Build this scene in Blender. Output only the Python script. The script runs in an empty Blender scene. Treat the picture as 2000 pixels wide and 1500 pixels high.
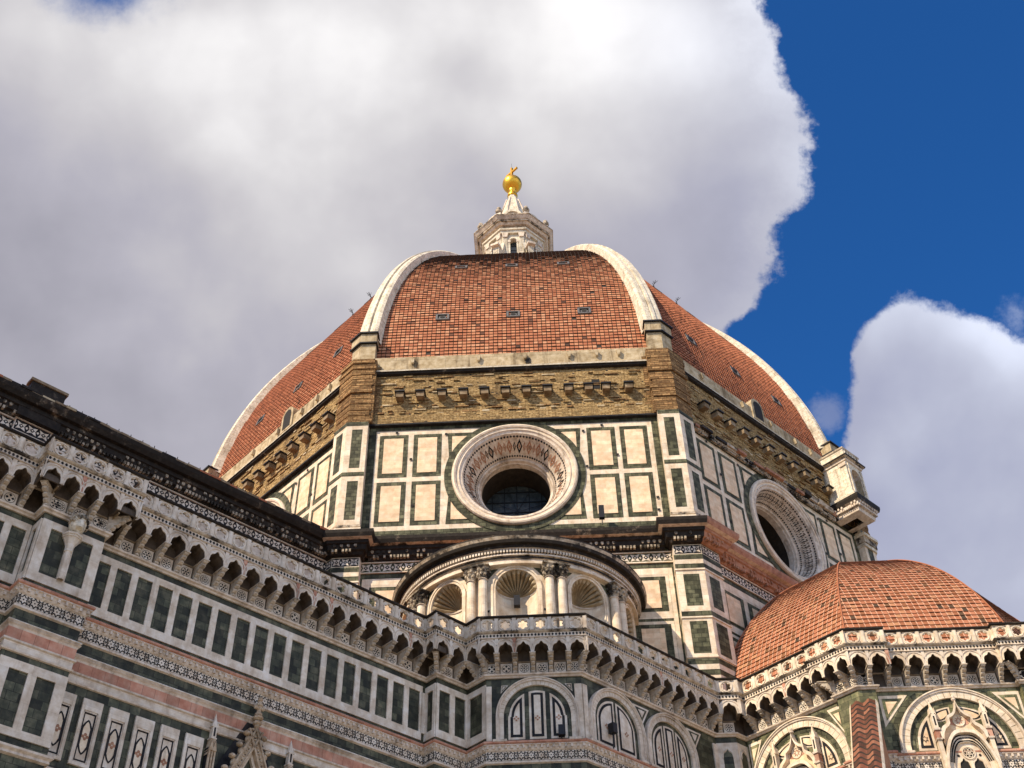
import bpy, math, random
from math import sin, cos, pi, radians as R_, sqrt, atan2
from mathutils import Vector as V, Matrix
random.seed(7)
SC = bpy.context.scene
COL = SC.collection
S = sqrt(.5)
# ------------------------------------------------------------------ camera
CAM = V((1.437, -87.836, 1.6)); YAW, PITCH, ROLL, FPX = R_(1.34592), R_(42.82197), R_(-1.43301), 2271.84
fw = V((-sin(YAW)*cos(PITCH), cos(YAW)*cos(PITCH), sin(PITCH))); r0 = V((cos(YAW), sin(YAW), 0)); u0 = r0.cross(fw)
rt = cos(ROLL)*r0+sin(ROLL)*u0; up = -sin(ROLL)*r0+cos(ROLL)*u0
cd = bpy.data.cameras.new('camera'); cam = bpy.data.objects.new('camera', cd); COL.objects.link(cam)
cam.matrix_world = Matrix(((rt.x, up.x, -fw.x, CAM.x), (rt.y, up.y, -fw.y, CAM.y), (rt.z, up.z, -fw.z, CAM.z), (0, 0, 0, 1)))
cd.sensor_width = 36; cd.lens = FPX*36/2000; cd.clip_start = .1; cd.clip_end = 5000
SC.camera = cam
# ------------------------------------------------------------------ light
SUN_A, SUN_E = R_(46), R_(42)          # to the left of the front normal, elevation
sdir = V((-sin(SUN_A)*cos(SUN_E), -cos(SUN_A)*cos(SUN_E), sin(SUN_E)))
sl = bpy.data.lights.new('sun', 'SUN'); sl.energy = 5.0; sl.angle = R_(.55); sl.color = (1, .84, .62)
so = bpy.data.objects.new('sun', sl); COL.objects.link(so); so.rotation_euler = sdir.to_track_quat('Z', 'Y').to_euler()
SC.view_settings.view_transform = 'Standard'; SC.view_settings.look = 'None'; SC.view_settings.gamma = 1
SC.view_settings.exposure = .36; SC.view_settings.use_curve_mapping = False
SC.render.film_transparent = False
SC.cycles.max_bounces = 6; SC.cycles.diffuse_bounces = 3; SC.cycles.glossy_bounces = 2


class NT:
    """small helper round a node tree"""
    def __init__(s, t): s.t = t; s.t.nodes.clear()
    def n(s, k, **kw):
        o = s.t.nodes.new('ShaderNode'+k)
        for a, b in kw.items(): setattr(o, a, b)
        return o
    def l(s, a, b): s.t.links.new(a, b)
    def inp(s, sock, v):
        if v is None: return
        if hasattr(v, 'is_output'): s.l(v, sock)
        else: sock.default_value = v
    def m(s, op, a, b=None, c=None, clamp=False):
        o = s.n('Math', operation=op, use_clamp=clamp)
        for i, v in enumerate((a, b, c)): s.inp(o.inputs[i], v)
        return o.outputs[0]
    def vm(s, op, a, b=None):
        o = s.n('VectorMath', operation=op)
        s.inp(o.inputs[0], a); s.inp(o.inputs[1], b)
        return o.outputs['Value'] if op in ('DOT_PRODUCT', 'LENGTH') else o.outputs[0]
    def mix(s, f, a, b, mode='MIX'):
        o = s.n('MixRGB', blend_type=mode)
        s.inp(o.inputs[0], f); s.inp(o.inputs[1], a if not isinstance(a, tuple) else (*a[:3], 1)); s.inp(o.inputs[2], b if not isinstance(b, tuple) else (*b[:3], 1))
        return o.outputs[0]
    def ss(s, x, a, b, lo=0, hi=1):
        o = s.n('MapRange', interpolation_type='SMOOTHSTEP')
        s.inp(o.inputs[0], x); s.inp(o.inputs[1], a); s.inp(o.inputs[2], b); s.inp(o.inputs[3], lo); s.inp(o.inputs[4], hi)
        return o.outputs[0]
    def noise(s, vec, scale, detail=4, rough=.55, dist=0):
        o = s.n('TexNoise'); s.inp(o.inputs['Vector'], vec); s.inp(o.inputs['Scale'], scale); s.inp(o.inputs['Detail'], detail); s.inp(o.inputs['Roughness'], rough); s.inp(o.inputs['Distortion'], dist)
        return o.outputs[0]
    def scale(s, vec, sc):
        o = s.n('Mapping'); s.inp(o.inputs[0], vec); o.inputs['Scale'].default_value = sc
        return o.outputs[0]
    def ramp(s, f, stops):
        o = s.n('ValToRGB'); s.inp(o.inputs[0], f); e = o.color_ramp.elements
        while len(e) < len(stops): e.new(.5)
        for k, (p, c) in zip(e, stops): k.position = p; k.color = (*c, 1)
        return o.outputs[0]


# ------------------------------------------------------------------ sky with cumulus clouds
w = bpy.data.worlds.new('World'); SC.world = w; w.use_nodes = True
T = NT(w.node_tree)
out = T.n('OutputWorld'); bg = T.n('Background'); T.l(bg.outputs[0], out.inputs[0])
sky = T.n('TexSky', sky_type='NISHITA'); sky.sun_disc = False; sky.sun_elevation = SUN_E; sky.sun_rotation = atan2(sdir.x, sdir.y) % (2*pi)
sky.altitude = 50; sky.air_density = 1.0; sky.dust_density = .3; sky.ozone_density = 3.0
SKYF = .052
d = T.n('TexCoord').outputs['Generated']
df = T.m('MAXIMUM', T.vm('DOT_PRODUCT', d, tuple(fw)), .05)
# chart of the sky round one fixed direction (units: tangent of the angle)
a = T.m('DIVIDE', T.vm('DOT_PRODUCT', d, tuple(rt)), df); b = T.m('DIVIDE', T.vm('DOT_PRODUCT', d, tuple(up)), df)
comb = T.n('CombineXYZ'); T.l(a, comb.inputs[0]); T.l(b, comb.inputs[1]); P = comb.outputs[0]
def px(u, v): return ((u-1000)/FPX, (750-v)/FPX)
n1 = T.m('SUBTRACT', T.noise(P, 9, 6, .6), .5); n2 = T.m('SUBTRACT', T.noise(P, 34, 6, .66), .5); n0 = T.m('SUBTRACT', T.noise(P, 3.2, 3, .5), .5)
edge = T.m('ADD', T.m('MULTIPLY', n1, .07), T.m('MULTIPLY', n2, .036))
def curve(x, pts, lo, hi):
    """float curve through pts (x, y); x range lo..hi both ways mapped to 0..1"""
    c = T.n('FloatCurve'); m = c.mapping; cu = m.curves[0]
    xs = [((p[0]-lo[0])/(hi[0]-lo[0]), (p[1]-lo[1])/(hi[1]-lo[1])) for p in sorted(pts)]
    while len(cu.points) < len(xs): cu.points.new(.5, .5)
    for q, z in zip(cu.points, xs): q.location = z
    m.update()
    T.inp(c.inputs['Value'], T.m('DIVIDE', T.m('SUBTRACT', x, lo[0]), hi[0]-lo[0]))
    return T.m('ADD', T.m('MULTIPLY', c.outputs[0], hi[1]-lo[1]), lo[1])
# right-hand edge of the big cloud, as tangent a over b
E1 = [px(1440, -120), px(1485, 0), px(1535, 120), px(1572, 220), px(1580, 290), px(1560, 370), px(1522, 450), px(1520, 520), px(1490, 590), px(1425, 640), px(1380, 690), px(1330, 800), px(1300, 1000)]
ed1 = curve(b, [(q[1], q[0]) for q in E1], (-.3, 0.), (.5, .4))
m1 = T.ss(T.m('SUBTRACT', T.m('ADD', ed1, edge), a), -.003, .010)
# small blue break at the top left
dx = T.m('SUBTRACT', a, px(215, -15)[0]); dy = T.m('SUBTRACT', b, px(215, -15)[1])
rr = T.m('SQRT', T.m('ADD', T.m('MULTIPLY', dx, dx), T.m('MULTIPLY', T.m('MULTIPLY', dy, dy), 5.)))
m1 = T.m('MULTIPLY', m1, T.ss(T.m('ADD', rr, T.m('MULTIPLY', edge, 1.6)), -.012, .075))
# upper edge of the second cloud, b over a, and its left edge
E2 = [px(1500, 860), px(1640, 840), px(1660, 690), px(1700, 625), px(1760, 572), px(1810, 590), px(1860, 608), px(1930, 622), px(2010, 650), px(2200, 600)]
ed2 = curve(a, E2, (.15, -.3), (.6, .2))
m2 = T.m('MULTIPLY', T.ss(T.m('SUBTRACT', T.m('ADD', ed2, T.m('MULTIPLY', edge, .8)), b), -.003, .011), T.ss(T.m('ADD', a, T.m('MULTIPLY', edge, .7)), px(1648, 0)[0], px(1672, 0)[0]))
def wisp(u, v, rad, lo):
    c = px(u, v); dd = T.n('VectorMath', operation='DISTANCE'); T.l(P, dd.inputs[0]); dd.inputs[1].default_value = (c[0], c[1], 0)
    return T.m('MULTIPLY', T.ss(T.m('ADD', dd.outputs['Value'], T.m('MULTIPLY', edge, 1.5)), rad, -.01), lo)
m3 = T.m('MAXIMUM', wisp(1985, 612, .02, .3), wisp(1622, 815, .018, .38))
front = T.m('MAXIMUM', T.m('MAXIMUM', m1, m2), m3)
# scattered cloud over the rest of the sky
back = T.ss(T.noise(d, 2.2, 6, .6), .47, .58)
isf = T.ss(T.vm('DOT_PRODUCT', d, tuple(fw)), .55, .72)
mask = T.m('ADD', T.m('MULTIPLY', front, isf), T.m('MULTIPLY', back, T.m('SUBTRACT', 1, isf)), clamp=True)
# body of the cloud: thick parts grey, thin crests white
Pw = T.vm('ADD', P, (.02, .025, 0))
rel = T.m('SUBTRACT', T.noise(P, 4.2, 5, .5), T.noise(Pw, 4.2, 5, .5))
def blob(u, v, ru, rv):
    c = px(u, v)
    x = T.m('DIVIDE', T.m('SUBTRACT', a, c[0]), ru/FPX); y = T.m('DIVIDE', T.m('SUBTRACT', b, c[1]), rv/FPX)
    return T.m('POWER', 2.718, T.m('MULTIPLY', T.m('ADD', T.m('MULTIPLY', x, x), T.m('MULTIPLY', y, y)), -1))
br = T.m('ADD', T.m('MULTIPLY', blob(620, 110, 480, 230), .42), T.m('MULTIPLY', blob(1250, 60, 360, 200), .34))
br = T.m('ADD', br, T.m('MULTIPLY', blob(540, 560, 260, 110), .10)); br = T.m('ADD', br, T.m('MULTIPLY', blob(1150, 330, 260, 120), .10))
br = T.m('ADD', br, T.m('MULTIPLY', blob(120, 40, 260, 120), .12)); br = T.m('ADD', br, T.m('MULTIPLY', blob(1950, 720, 130, 110), .16)); br = T.m('ADD', br, T.m('MULTIPLY', blob(60, 380, 330, 260), -.16)); br = T.m('ADD', br, T.m('MULTIPLY', blob(915, 130, 60, 60), -.12)); br = T.m('ADD', br, T.m('MULTIPLY', blob(150, 760, 600, 260), -.14))
vo = T.n('TexVoronoi', feature='SMOOTH_F1'); vo.inputs['Scale'].default_value = 7; vo.inputs['Smoothness'].default_value = .6
pd = T.n('VectorMath', operation='ADD'); nv = T.n('TexNoise'); nv.inputs['Scale'].default_value = 8; nv.inputs['Detail'].default_value = 5; T.l(P, nv.inputs['Vector'])
ns = T.vm('MULTIPLY', T.vm('SUBTRACT', nv.outputs['Color'], (.5, .5, .5)), (.22, .22, 0)); T.l(P, pd.inputs[0]); T.l(ns, pd.inputs[1]); T.l(pd.outputs[0], vo.inputs['Vector'])
br = T.m('ADD', br, T.m('MULTIPLY', T.m('SUBTRACT', .42, vo.outputs['Distance']), .26))
br = T.m('ADD', br, T.m('MULTIPLY', T.m('MULTIPLY', T.ss(T.m('SUBTRACT', T.m('ADD', ed1, edge), a), .05, .0), T.ss(b, -.02, .12)), .16))
br = T.m('ADD', br, T.m('MULTIPLY', T.m('MULTIPLY', T.ss(T.m('SUBTRACT', ed2, b), .07, .0), T.ss(a, .28, .32)), .2))
br = T.m('ADD', T.m('ADD', br, .37), T.m('ADD', T.m('MULTIPLY', rel, .75), T.m('MULTIPLY', n0, .3)))
ccol = T.ramp(br, [(0., (.27, .265, .315)), (.3, (.39, .38, .435)), (.45, (.48, .465, .495)), (.62, (.60, .585, .60)), (.8, (.78, .765, .77)), (1., (.93, .91, .91))])
ccol = T.mix(T.ss(a, .02, .36), ccol, T.mix(1, ccol, (.83, .90, 1.07), 'MULTIPLY'))
hs = T.n('HueSaturation'); hs.inputs['Saturation'].default_value = 1.12; hs.inputs['Value'].default_value = 1; T.l(sky.outputs[0], hs.inputs['Color'])
sk = T.mix(1, hs.outputs[0], (.55, 1.46, 2.3), 'MULTIPLY')
CLOUD = 9.6                       # cloud radiance over the Nishita scale, before the strength
cl = T.mix(1, ccol, (CLOUD*1.9, CLOUD*1.9, CLOUD*1.9), 'MULTIPLY')
# unseen clouds outside the view brightened, added as fill for shaded walls
backfill = T.m('ADD', 1, T.m('MULTIPLY', T.m('SUBTRACT', 1, isf), .9))
lc = T.n('CombineXYZ'); [T.l(backfill, lc.inputs[i]) for i in range(3)]
cl = T.mix(1, cl, lc.outputs[0], 'MULTIPLY')
fin = T.mix(mask, sk, cl)
T.l(fin, bg.inputs[0]); bg.inputs[1].default_value = SKYF
# ------------------------------------------------------------------ materials
MATS = {}
def stone(name, cols, block=(.9, .42), mortar=.012, mdark=.55, stain=(.12, .08, .05), stain_amt=.3, rough=.6, bump=.25, streak=.35, nscale=1., var=.5, soot=0., spec=.12):
    """cut stone: blocks on the UV metres, veining, water streaks and grime"""
    m = bpy.data.materials.new(name); m.use_nodes = True; t = NT(m.node_tree)
    o = t.n('OutputMaterial'); p = t.n('BsdfPrincipled'); t.l(p.outputs[0], o.inputs[0])
    uv = t.n('UVMap').outputs[0]; pos = t.n('NewGeometry').outputs['Position']
    c1 = t.noise(pos, 2.3*nscale, 5, .6); 
    base = t.ramp(c1, [(.3, cols[0]), (.5, cols[1]), (.7, cols[2])])
    h = t.noise(pos, 14*nscale, 4, .7)
    if block:
        br = t.n('TexBrick'); br.offset = .5; t.l(uv, br.inputs[0]); br.inputs['Scale'].default_value = 1
        br.inputs['Color1'].default_value = (1-var, 1-var, 1-var, 1); br.inputs['Color2'].default_value = (1+var*.35, 1+var*.35, 1+var*.33, 1); br.inputs['Mortar'].default_value = (mdark, mdark, mdark, 1)
        br.inputs['Mortar Size'].default_value = mortar; br.inputs['Brick Width'].default_value = block[0]; br.inputs['Row Height'].default_value = block[1]; br.inputs['Mortar Smooth'].default_value = .3
        base = t.mix(.85, base, br.outputs[0], 'MULTIPLY')
        h = t.m('ADD', t.m('MULTIPLY', h, .5), t.m('MULTIPLY', t.m('SUBTRACT', 1, br.outputs['Fac']), 1.2))
    st = t.noise(t.scale(pos, (1.6, 1.6, .16)), 1.3, 5, .65)
    s2 = t.noise(pos, .55, 4, .6)
    f = t.m('MULTIPLY', t.ss(st, .5, .72), streak); f = t.m('ADD', f, t.m('MULTIPLY', t.ss(s2, .52, .7), stain_amt), clamp=True)
    base = t.mix(f, base, stain)
    if soot:
        k = t.noise(pos, 1.1, 6, .7)
        base = t.mix(t.m('MULTIPLY', t.ss(k, .62-soot*.35, .78-soot*.35), .95), base, (.016, .013, .011))
    t.l(base, p.inputs['Base Color']); p.inputs['Roughness'].default_value = rough; p.inputs['Specular IOR Level'].default_value = spec
    bp = t.n('Bump'); bp.inputs['Strength'].default_value = bump; bp.inputs['Distance'].default_value = .03; t.l(h, bp.inputs['Height']); t.l(bp.outputs[0], p.inputs['Normal'])
    MATS[name] = m; return m
def plain(name, col, rough=.6, metal=0., var=.25, bump=.1, nscale=6):
    m = bpy.data.materials.new(name); m.use_nodes = True; t = NT(m.node_tree)
    o = t.n('OutputMaterial'); p = t.n('BsdfPrincipled'); t.l(p.outputs[0], o.inputs[0])
    pos = t.n('NewGeometry').outputs['Position']; k = t.noise(pos, nscale, 4, .6)
    c = t.mix(k, tuple(x*(1-var) for x in col), tuple(min(1, x*(1+var)) for x in col))
    t.l(c, p.inputs['Base Color']); p.inputs['Roughness'].default_value = rough; p.inputs['Metallic'].default_value = metal
    bp = t.n('Bump'); bp.inputs['Strength'].default_value = bump; bp.inputs['Distance'].default_value = .02; t.l(k, bp.inputs['Height']); t.l(bp.outputs[0], p.inputs['Normal'])
    MATS[name] = m; return m
# one marble twice: a lit tone, then a copy darkened for shade and dirtier
stone('white', [(.60, .46, .32), (.74, .62, .47), (.81, .72, .59)], (.85, .5), .009, .65, (.27, .17, .09), .24, streak=.26, var=.2, bump=.1)
stone('whitedim', [(.50, .40, .30), (.66, .57, .46), (.77, .71, .63)], (1.7, 1.1), .006, .7, (.25, .16, .09), .32, streak=.36, var=.16, bump=.1)
stone('carved', [(.46, .36, .27), (.62, .52, .42), (.70, .62, .53)], None, stain=(.10, .065, .035), stain_amt=.45, streak=.5, bump=.5, nscale=1.5)
stone('cream', [(.66, .45, .28), (.76, .57, .38), (.82, .68, .50)], (.8, .34), .008, .75, (.45, .26, .13), .16, streak=.14, var=.22, bump=.08)
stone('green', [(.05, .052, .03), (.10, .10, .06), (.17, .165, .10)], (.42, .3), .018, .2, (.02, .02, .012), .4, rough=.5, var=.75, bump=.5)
stone('greendim', [(.033, .036, .023), (.068, .071, .044), (.15, .14, .09)], (.46, .36), .014, .25, (.012, .012, .007), .35, rough=.5, var=.85, bump=.3, streak=.2, spec=.22)  # green marble darkened for the shaded walls, shade put into the colour
stone('greenlit', [(.075, .082, .038), (.16, .158, .08), (.30, .27, .15)], (.46, .34), .016, .25, (.03, .03, .02), .3, rough=.5, var=.6, bump=.2, streak=.15, spec=.22)  # lighter copy for the sunlit apse, sunlight put into the colour
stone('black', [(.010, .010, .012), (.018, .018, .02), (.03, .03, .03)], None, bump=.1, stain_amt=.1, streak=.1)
stone('pink', [(.40, .17, .11), (.50, .25, .17), (.55, .34, .25)], (.55, .9), .012, .5, (.14, .07, .04), .3, streak=.35, var=.3, bump=.2)
stone('brick', [(.18, .105, .045), (.43, .285, .125), (.62, .47, .26)], (.46, .12), .016, .25, (.09, .055, .03), .55, rough=.9, bump=1.0, streak=.3, nscale=3., var=.55, spec=.1)
stone('quoin', [(.19, .10, .05), (.31, .18, .08), (.44, .29, .14)], (.6, .2), .022, .3, (.08, .045, .025), .5, rough=.9, bump=1.2, streak=.4, nscale=3., var=.6, spec=.1)
stone('plaster', [(.30, .22, .12), (.45, .36, .23), (.56, .47, .33)], (2.4, 1.6), .02, .6, (.09, .06, .032), .6, rough=.85, bump=.4, streak=.8, var=.15)
stone('ribstone', [(.50, .41, .28), (.70, .62, .49), (.79, .73, .61)], (.9, .7), .014, .45, (.20, .14, .08), .45, rough=.7, bump=.5, streak=.45, var=.22, nscale=2.)
stone('soot', [(.06, .042, .03), (.17, .125, .085), (.48, .40, .30)], None, stain=(.018, .014, .011), stain_amt=.7, streak=.8, bump=.6, soot=1., nscale=1.6)
stone('sootlight', [(.30, .22, .14), (.48, .39, .29), (.62, .54, .43)], None, stain=(.05, .035, .02), stain_amt=.4, streak=.6, bump=.5, soot=.45, nscale=1.6)
stone('redstone', [(.26, .12, .07), (.36, .18, .11), (.44, .25, .16)], None, stain=(.09, .05, .03), stain_amt=.4, streak=.4, bump=.4)
stone('carvedwarm', [(.30, .20, .12), (.44, .33, .22), (.54, .45, .34)], None, stain=(.06, .04, .02), stain_amt=.5, streak=.4, bump=.6, nscale=2.)
stone('shell', [(.24, .17, .10), (.34, .26, .16), (.44, .35, .23)], None, stain=(.08, .05, .03), stain_amt=.4, streak=.3, bump=.3)  # darkened, the shade inside the niches is put into the colour
stone('capstone', [(.26, .20, .13), (.46, .38, .28), (.58, .50, .40)], None, stain=(.03, .025, .02), stain_amt=.6, streak=.4, bump=.8, soot=.6, nscale=3.)
stone('hollowshade', [(.025, .02, .016), (.035, .028, .022), (.05, .04, .03)], None, stain=(.01, .01, .01), stain_amt=.3, streak=.3, bump=.3)  # near black, shade of the deep oculus tube painted in
stone('beam', [(.14, .095, .055), (.23, .165, .10), (.33, .26, .17)], None, stain=(.06, .04, .02), stain_amt=.5, streak=.3, bump=.5)
stone('soffit', [(.07, .05, .038), (.10, .075, .055), (.14, .11, .085)], None, stain=(.02, .015, .01), stain_amt=.5, streak=.4, bump=.3)  # darkened to paint the shade inside the gallery arches
stone('ground', [(.34, .30, .25), (.40, .36, .3), (.45, .41, .35)], (.8, .5), .02, .5, rough=.8)
plain('iron', (.02, .02, .022), .5, .6); plain('gold', (.80, .43, .05), .36, 1., .12, .04, 2.5)
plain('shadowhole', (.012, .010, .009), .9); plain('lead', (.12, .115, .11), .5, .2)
def tile(name, stops, rough=.75):
    m = bpy.data.materials.new(name); m.use_nodes = True; t = NT(m.node_tree)
    o = t.n('OutputMaterial'); p = t.n('BsdfPrincipled'); t.l(p.outputs[0], o.inputs[0])
    at = t.n('Attribute'); at.attribute_name = 'tone'; pos = t.n('NewGeometry').outputs['Position']
    n = t.noise(pos, .35, 4, .6); k = t.m('ADD', at.outputs['Fac'], t.m('MULTIPLY', t.m('SUBTRACT', n, .5), .25))
    c = t.ramp(k, stops); s2 = t.noise(pos, 9, 3, .7)
    c = t.mix(t.m('MULTIPLY', t.ss(s2, .55, .8), .45), c, (.09, .05, .03))
    lich = t.noise(t.scale(pos, (1, 1, .35)), 1.4, 5, .7)
    c = t.mix(t.m('MULTIPLY', t.ss(lich, .6, .78), .35), c, (.20, .13, .065)); run = t.noise(t.scale(pos, (1.7, 1.7, .05)), 1., 3, .6); c = t.mix(t.m('MULTIPLY', t.ss(run, .6, .75), .4), c, (.10, .055, .035))
    t.l(c, p.inputs['Base Color']); p.inputs['Roughness'].default_value = rough; p.inputs['Specular IOR Level'].default_value = .2
    bp = t.n('Bump'); bp.inputs['Strength'].default_value = .3; bp.inputs['Distance'].default_value = .03; t.l(s2, bp.inputs['Height']); t.l(bp.outputs[0], p.inputs['Normal'])
    MATS[name] = m
tile('tile', [(0, (.06, .03, .02)), (.07, (.14, .055, .03)), (.2, (.26, .085, .042)), (.55, (.36, .125, .06)), (.85, (.44, .18, .09)), (1, (.50, .25, .14))])
tile('tilelow', [(0, (.06, .04, .025)), (.1, (.15, .075, .035)), (.2, (.25, .095, .042)), (.55, (.35, .13, .065)), (.85, (.40, .165, .09)), (1, (.41, .20, .10))])
tile('tileold', [(0, (.03, .018, .012)), (.3, (.10, .04, .024)), (.7, (.19, .07, .04)), (1, (.27, .12, .07))])
plain('mortar', (.035, .022, .015), .9); plain('mortarlow', (.16, .07, .04), .9); plain('joint', (.55, .30, .19), .9)
def glass():
    m = bpy.data.materials.new('glass'); m.use_nodes = True; t = NT(m.node_tree)
    o = t.n('OutputMaterial'); p = t.n('BsdfPrincipled'); t.l(p.outputs[0], o.inputs[0])
    pos = t.n('NewGeometry').outputs['Position']; k = t.noise(pos, 3., 5, .7)
    t.l(t.ramp(k, [(.35, (.015, .02, .025)), (.6, (.05, .065, .07)), (.75, (.16, .14, .09))]), p.inputs['Base Color'])
    p.inputs['Roughness'].default_value = .28; MATS['glass'] = m
glass()


# ------------------------------------------------------------------ mesh helpers
class MB:
    """collects faces with a material each, then becomes ONE mesh object"""
    def __init__(s): s.v = []; s.f = []; s.m = []; s.uv = []; s.tone = []
    def face(s, pts, mat, uv=None, tone=.5):
        i = len(s.v); s.v.extend([tuple(p) for p in pts]); s.f.append(tuple(range(i, i+len(pts)))); s.m.append(mat)
        if uv is None:
            p0 = V(pts[0]); nn = (V(pts[1])-p0).cross(V(pts[-1])-p0)
            if nn.length < 1e-12: nn = V((0, 0, 1))
            nn.normalize()
            ux = V((0, 0, 1)).cross(nn)
            ux = V((1, 0, 0)) if ux.length < .05 else ux.normalized()
            uy = nn.cross(ux)
            uv = [((V(q)).dot(ux), (V(q)).dot(uy)) for q in pts]
        s.uv.append(uv); s.tone.append(tone)
    def build(s, name, parent=None, smooth=False, **props):
        if not s.f: return None
        me = bpy.data.meshes.new(name); me.from_pydata(s.v, [], s.f)
        names = list(dict.fromkeys(s.m)); ix = {k: i for i, k in enumerate(names)}
        for k in names: me.materials.append(MATS[k])
        me.polygons.foreach_set('material_index', [ix[k] for k in s.m])
        ul = me.uv_layers.new(name='UVMap'); ul.data.foreach_set('uv', [c for f in s.uv for q in f for c in q])
        at = me.attributes.new('tone', 'FLOAT', 'FACE'); at.data.foreach_set('value', s.tone)
        if smooth: me.polygons.foreach_set('use_smooth', [True]*len(s.f))
        me.update()
        o = bpy.data.objects.new(name, me); COL.objects.link(o)
        if parent: o.parent = parent; o.matrix_parent_inverse = parent.matrix_world.inverted()
        for k, v in props.items(): o[k] = v
        return o
def thing(name, label, cat, loc=(0, 0, 0), group=None):
    o = bpy.data.objects.new(name, None); COL.objects.link(o); o.location = loc; o.matrix_world = Matrix.Translation(V(loc))
    o['label'] = label; o['category'] = cat; o.empty_display_size = .5
    if group: o['group'] = group
    return o
def copy_part(o, parent, name=None, M=None):
    c = o.copy(); c.parent = parent; c.matrix_parent_inverse = parent.matrix_world.inverted()
    if name: c.name = name
    COL.objects.link(c)
    if M is not None: c.matrix_basis = M
    return c
class Fr:
    """vertical wall plane: outward normal n (2-D), offset; u runs to the right seen from outside"""
    def __init__(s, n, off, org=(0, 0)):
        s.n = V((n[0], n[1], 0)); s.r = V((-n[1], n[0], 0)); s.o = V((org[0], org[1], 0))+s.n*off
    def __call__(s, u, z, d=0.): return s.o+s.r*u+s.n*d+V((0, 0, z))
def rect(mb, f, u0, u1, z0, z1, d, mat):
    mb.face([f(u0, z0, d), f(u1, z0, d), f(u1, z1, d), f(u0, z1, d)], mat, [(u0, z0), (u1, z0), (u1, z1), (u0, z1)])
def prism(mb, f, pts, d0, d1, mat, side=None):
    """polygon in (u,z), front at d1, sides back to d0"""
    side = side or mat
    mb.face([f(u, z, d1) for u, z in pts], mat, [tuple(p) for p in pts])
    n = len(pts)
    for i in range(n):
        a, b = pts[i], pts[(i+1) % n]; L = math.hypot(b[0]-a[0], b[1]-a[1])
        mb.face([f(*a, d0), f(*b, d0), f(*b, d1), f(*a, d1)], side, [(0, 0), (L, 0), (L, d1-d0), (0, d1-d0)])
def slab(mb, f, u0, u1, z0, z1, d0, d1, mat, side=None): prism(mb, f, [(u0, z0), (u1, z0), (u1, z1), (u0, z1)], d0, d1, mat, side)
def border(mb, f, u0, u1, z0, z1, w, d, mat, d0=None):
    """flat rectangular frame"""
    for q in ((u0, u1, z0, z0+w), (u0, u1, z1-w, z1), (u0, u0+w, z0+w, z1-w), (u1-w, u1, z0+w, z1-w)):
        rect(mb, f, *q, d, mat) if d0 is None else slab(mb, f, *q, d0, d, mat)
def arc(uc, zc, r, a0, a1, n): return [(uc+r*cos(a0+(a1-a0)*i/n), zc+r*sin(a0+(a1-a0)*i/n)) for i in range(n+1)]
def band(mb, f, A, B, d, mat, d0=None, side=None):
    """strip between two polylines of equal length; if d0, with edge faces"""
    for i in range(len(A)-1):
        q = [A[i], A[i+1], B[i+1], B[i]]
        mb.face([f(*p, d) for p in q], mat, [tuple(p) for p in q])
        if d0 is not None:
            for P in (A, B): mb.face([f(*P[i], d0), f(*P[i+1], d0), f(*P[i+1], d), f(*P[i], d)], side or mat)
def ring(mb, f, uc, zc, r0, r1, d, mat, d0=None, a0=0., a1=2*pi, n=48, side=None): band(mb, f, arc(uc, zc, r0, a0, a1, n), arc(uc, zc, r1, a0, a1, n), d, mat, d0, side)
def disc(mb, f, uc, zc, r, d, mat, n=24): mb.face([f(*p, d) for p in arc(uc, zc, r, 0, 2*pi, n)[:-1]], mat)
def holeplate(mb, f, u0, u1, z0, z1, hole, d, mat, th=0., side=None):
    """rectangle with a hole (list of (u,z) counter-clockwise)"""
    c = V((sum(p[0] for p in hole)/len(hole), sum(p[1] for p in hole)/len(hole)))
    def onrect(a):
        x, y = cos(a), sin(a); t = 1e9
        if x > 1e-9: t = min(t, (u1-c.x)/x)
        if x < -1e-9: t = min(t, (u0-c.x)/x)
        if y > 1e-9: t = min(t, (z1-c.y)/y)
        if y < -1e-9: t = min(t, (z0-c.y)/y)
        return (c.x+x*t, c.y+y*t)
    cor = [atan2(z-c.y, u-c.x) % (2*pi) for u, z in ((u0, z0), (u1, z0), (u1, z1), (u0, z1))]
    n = len(hole); an = [atan2(p[1]-c.y, p[0]-c.x) % (2*pi) for p in hole]
    for i in range(n):
        j = (i+1) % n; a0, a1 = an[i], an[j]
        if a1 < a0-1e-9: a1 += 2*pi
        mid = [k+o for k in cor for o in (0, 2*pi) if a0+1e-6 < k+o < a1-1e-6]
        pts = [hole[i], onrect(an[i])]+[onrect(k) for k in sorted(mid)]+[onrect(an[j]), hole[j]]
        mb.face([f(*p, d) for p in pts], mat, [tuple(p) for p in pts])
        if th:
            mb.face([f(*p, d-th) for p in pts], mat, [tuple(p) for p in pts])
            mb.face([f(*hole[i], d), f(*hole[j], d), f(*hole[j], d-th), f(*hole[i], d-th)], side or mat)
def lathe(mb, c, prof, mat, n=24, a0=0., a1=2*pi, ax=None):
    """prof: (r, z) round a vertical axis at c"""
    for j in range(len(prof)-1):
        mt = mat[j] if isinstance(mat, list) else mat
        for i in range(n):
            t0, t1 = a0+(a1-a0)*i/n, a0+(a1-a0)*(i+1)/n; (r0, z0), (r1, z1) = prof[j], prof[j+1]
            mb.face([V(c)+V((r0*cos(t0), r0*sin(t0), z0)), V(c)+V((r0*cos(t1), r0*sin(t1), z0)), V(c)+V((r1*cos(t1), r1*sin(t1), z1)), V(c)+V((r1*cos(t0), r1*sin(t0), z1))], mt, [(t0*max(r0, r1), z0), (t1*max(r0, r1), z0), (t1*max(r0, r1), z1), (t0*max(r0, r1), z1)])
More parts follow.
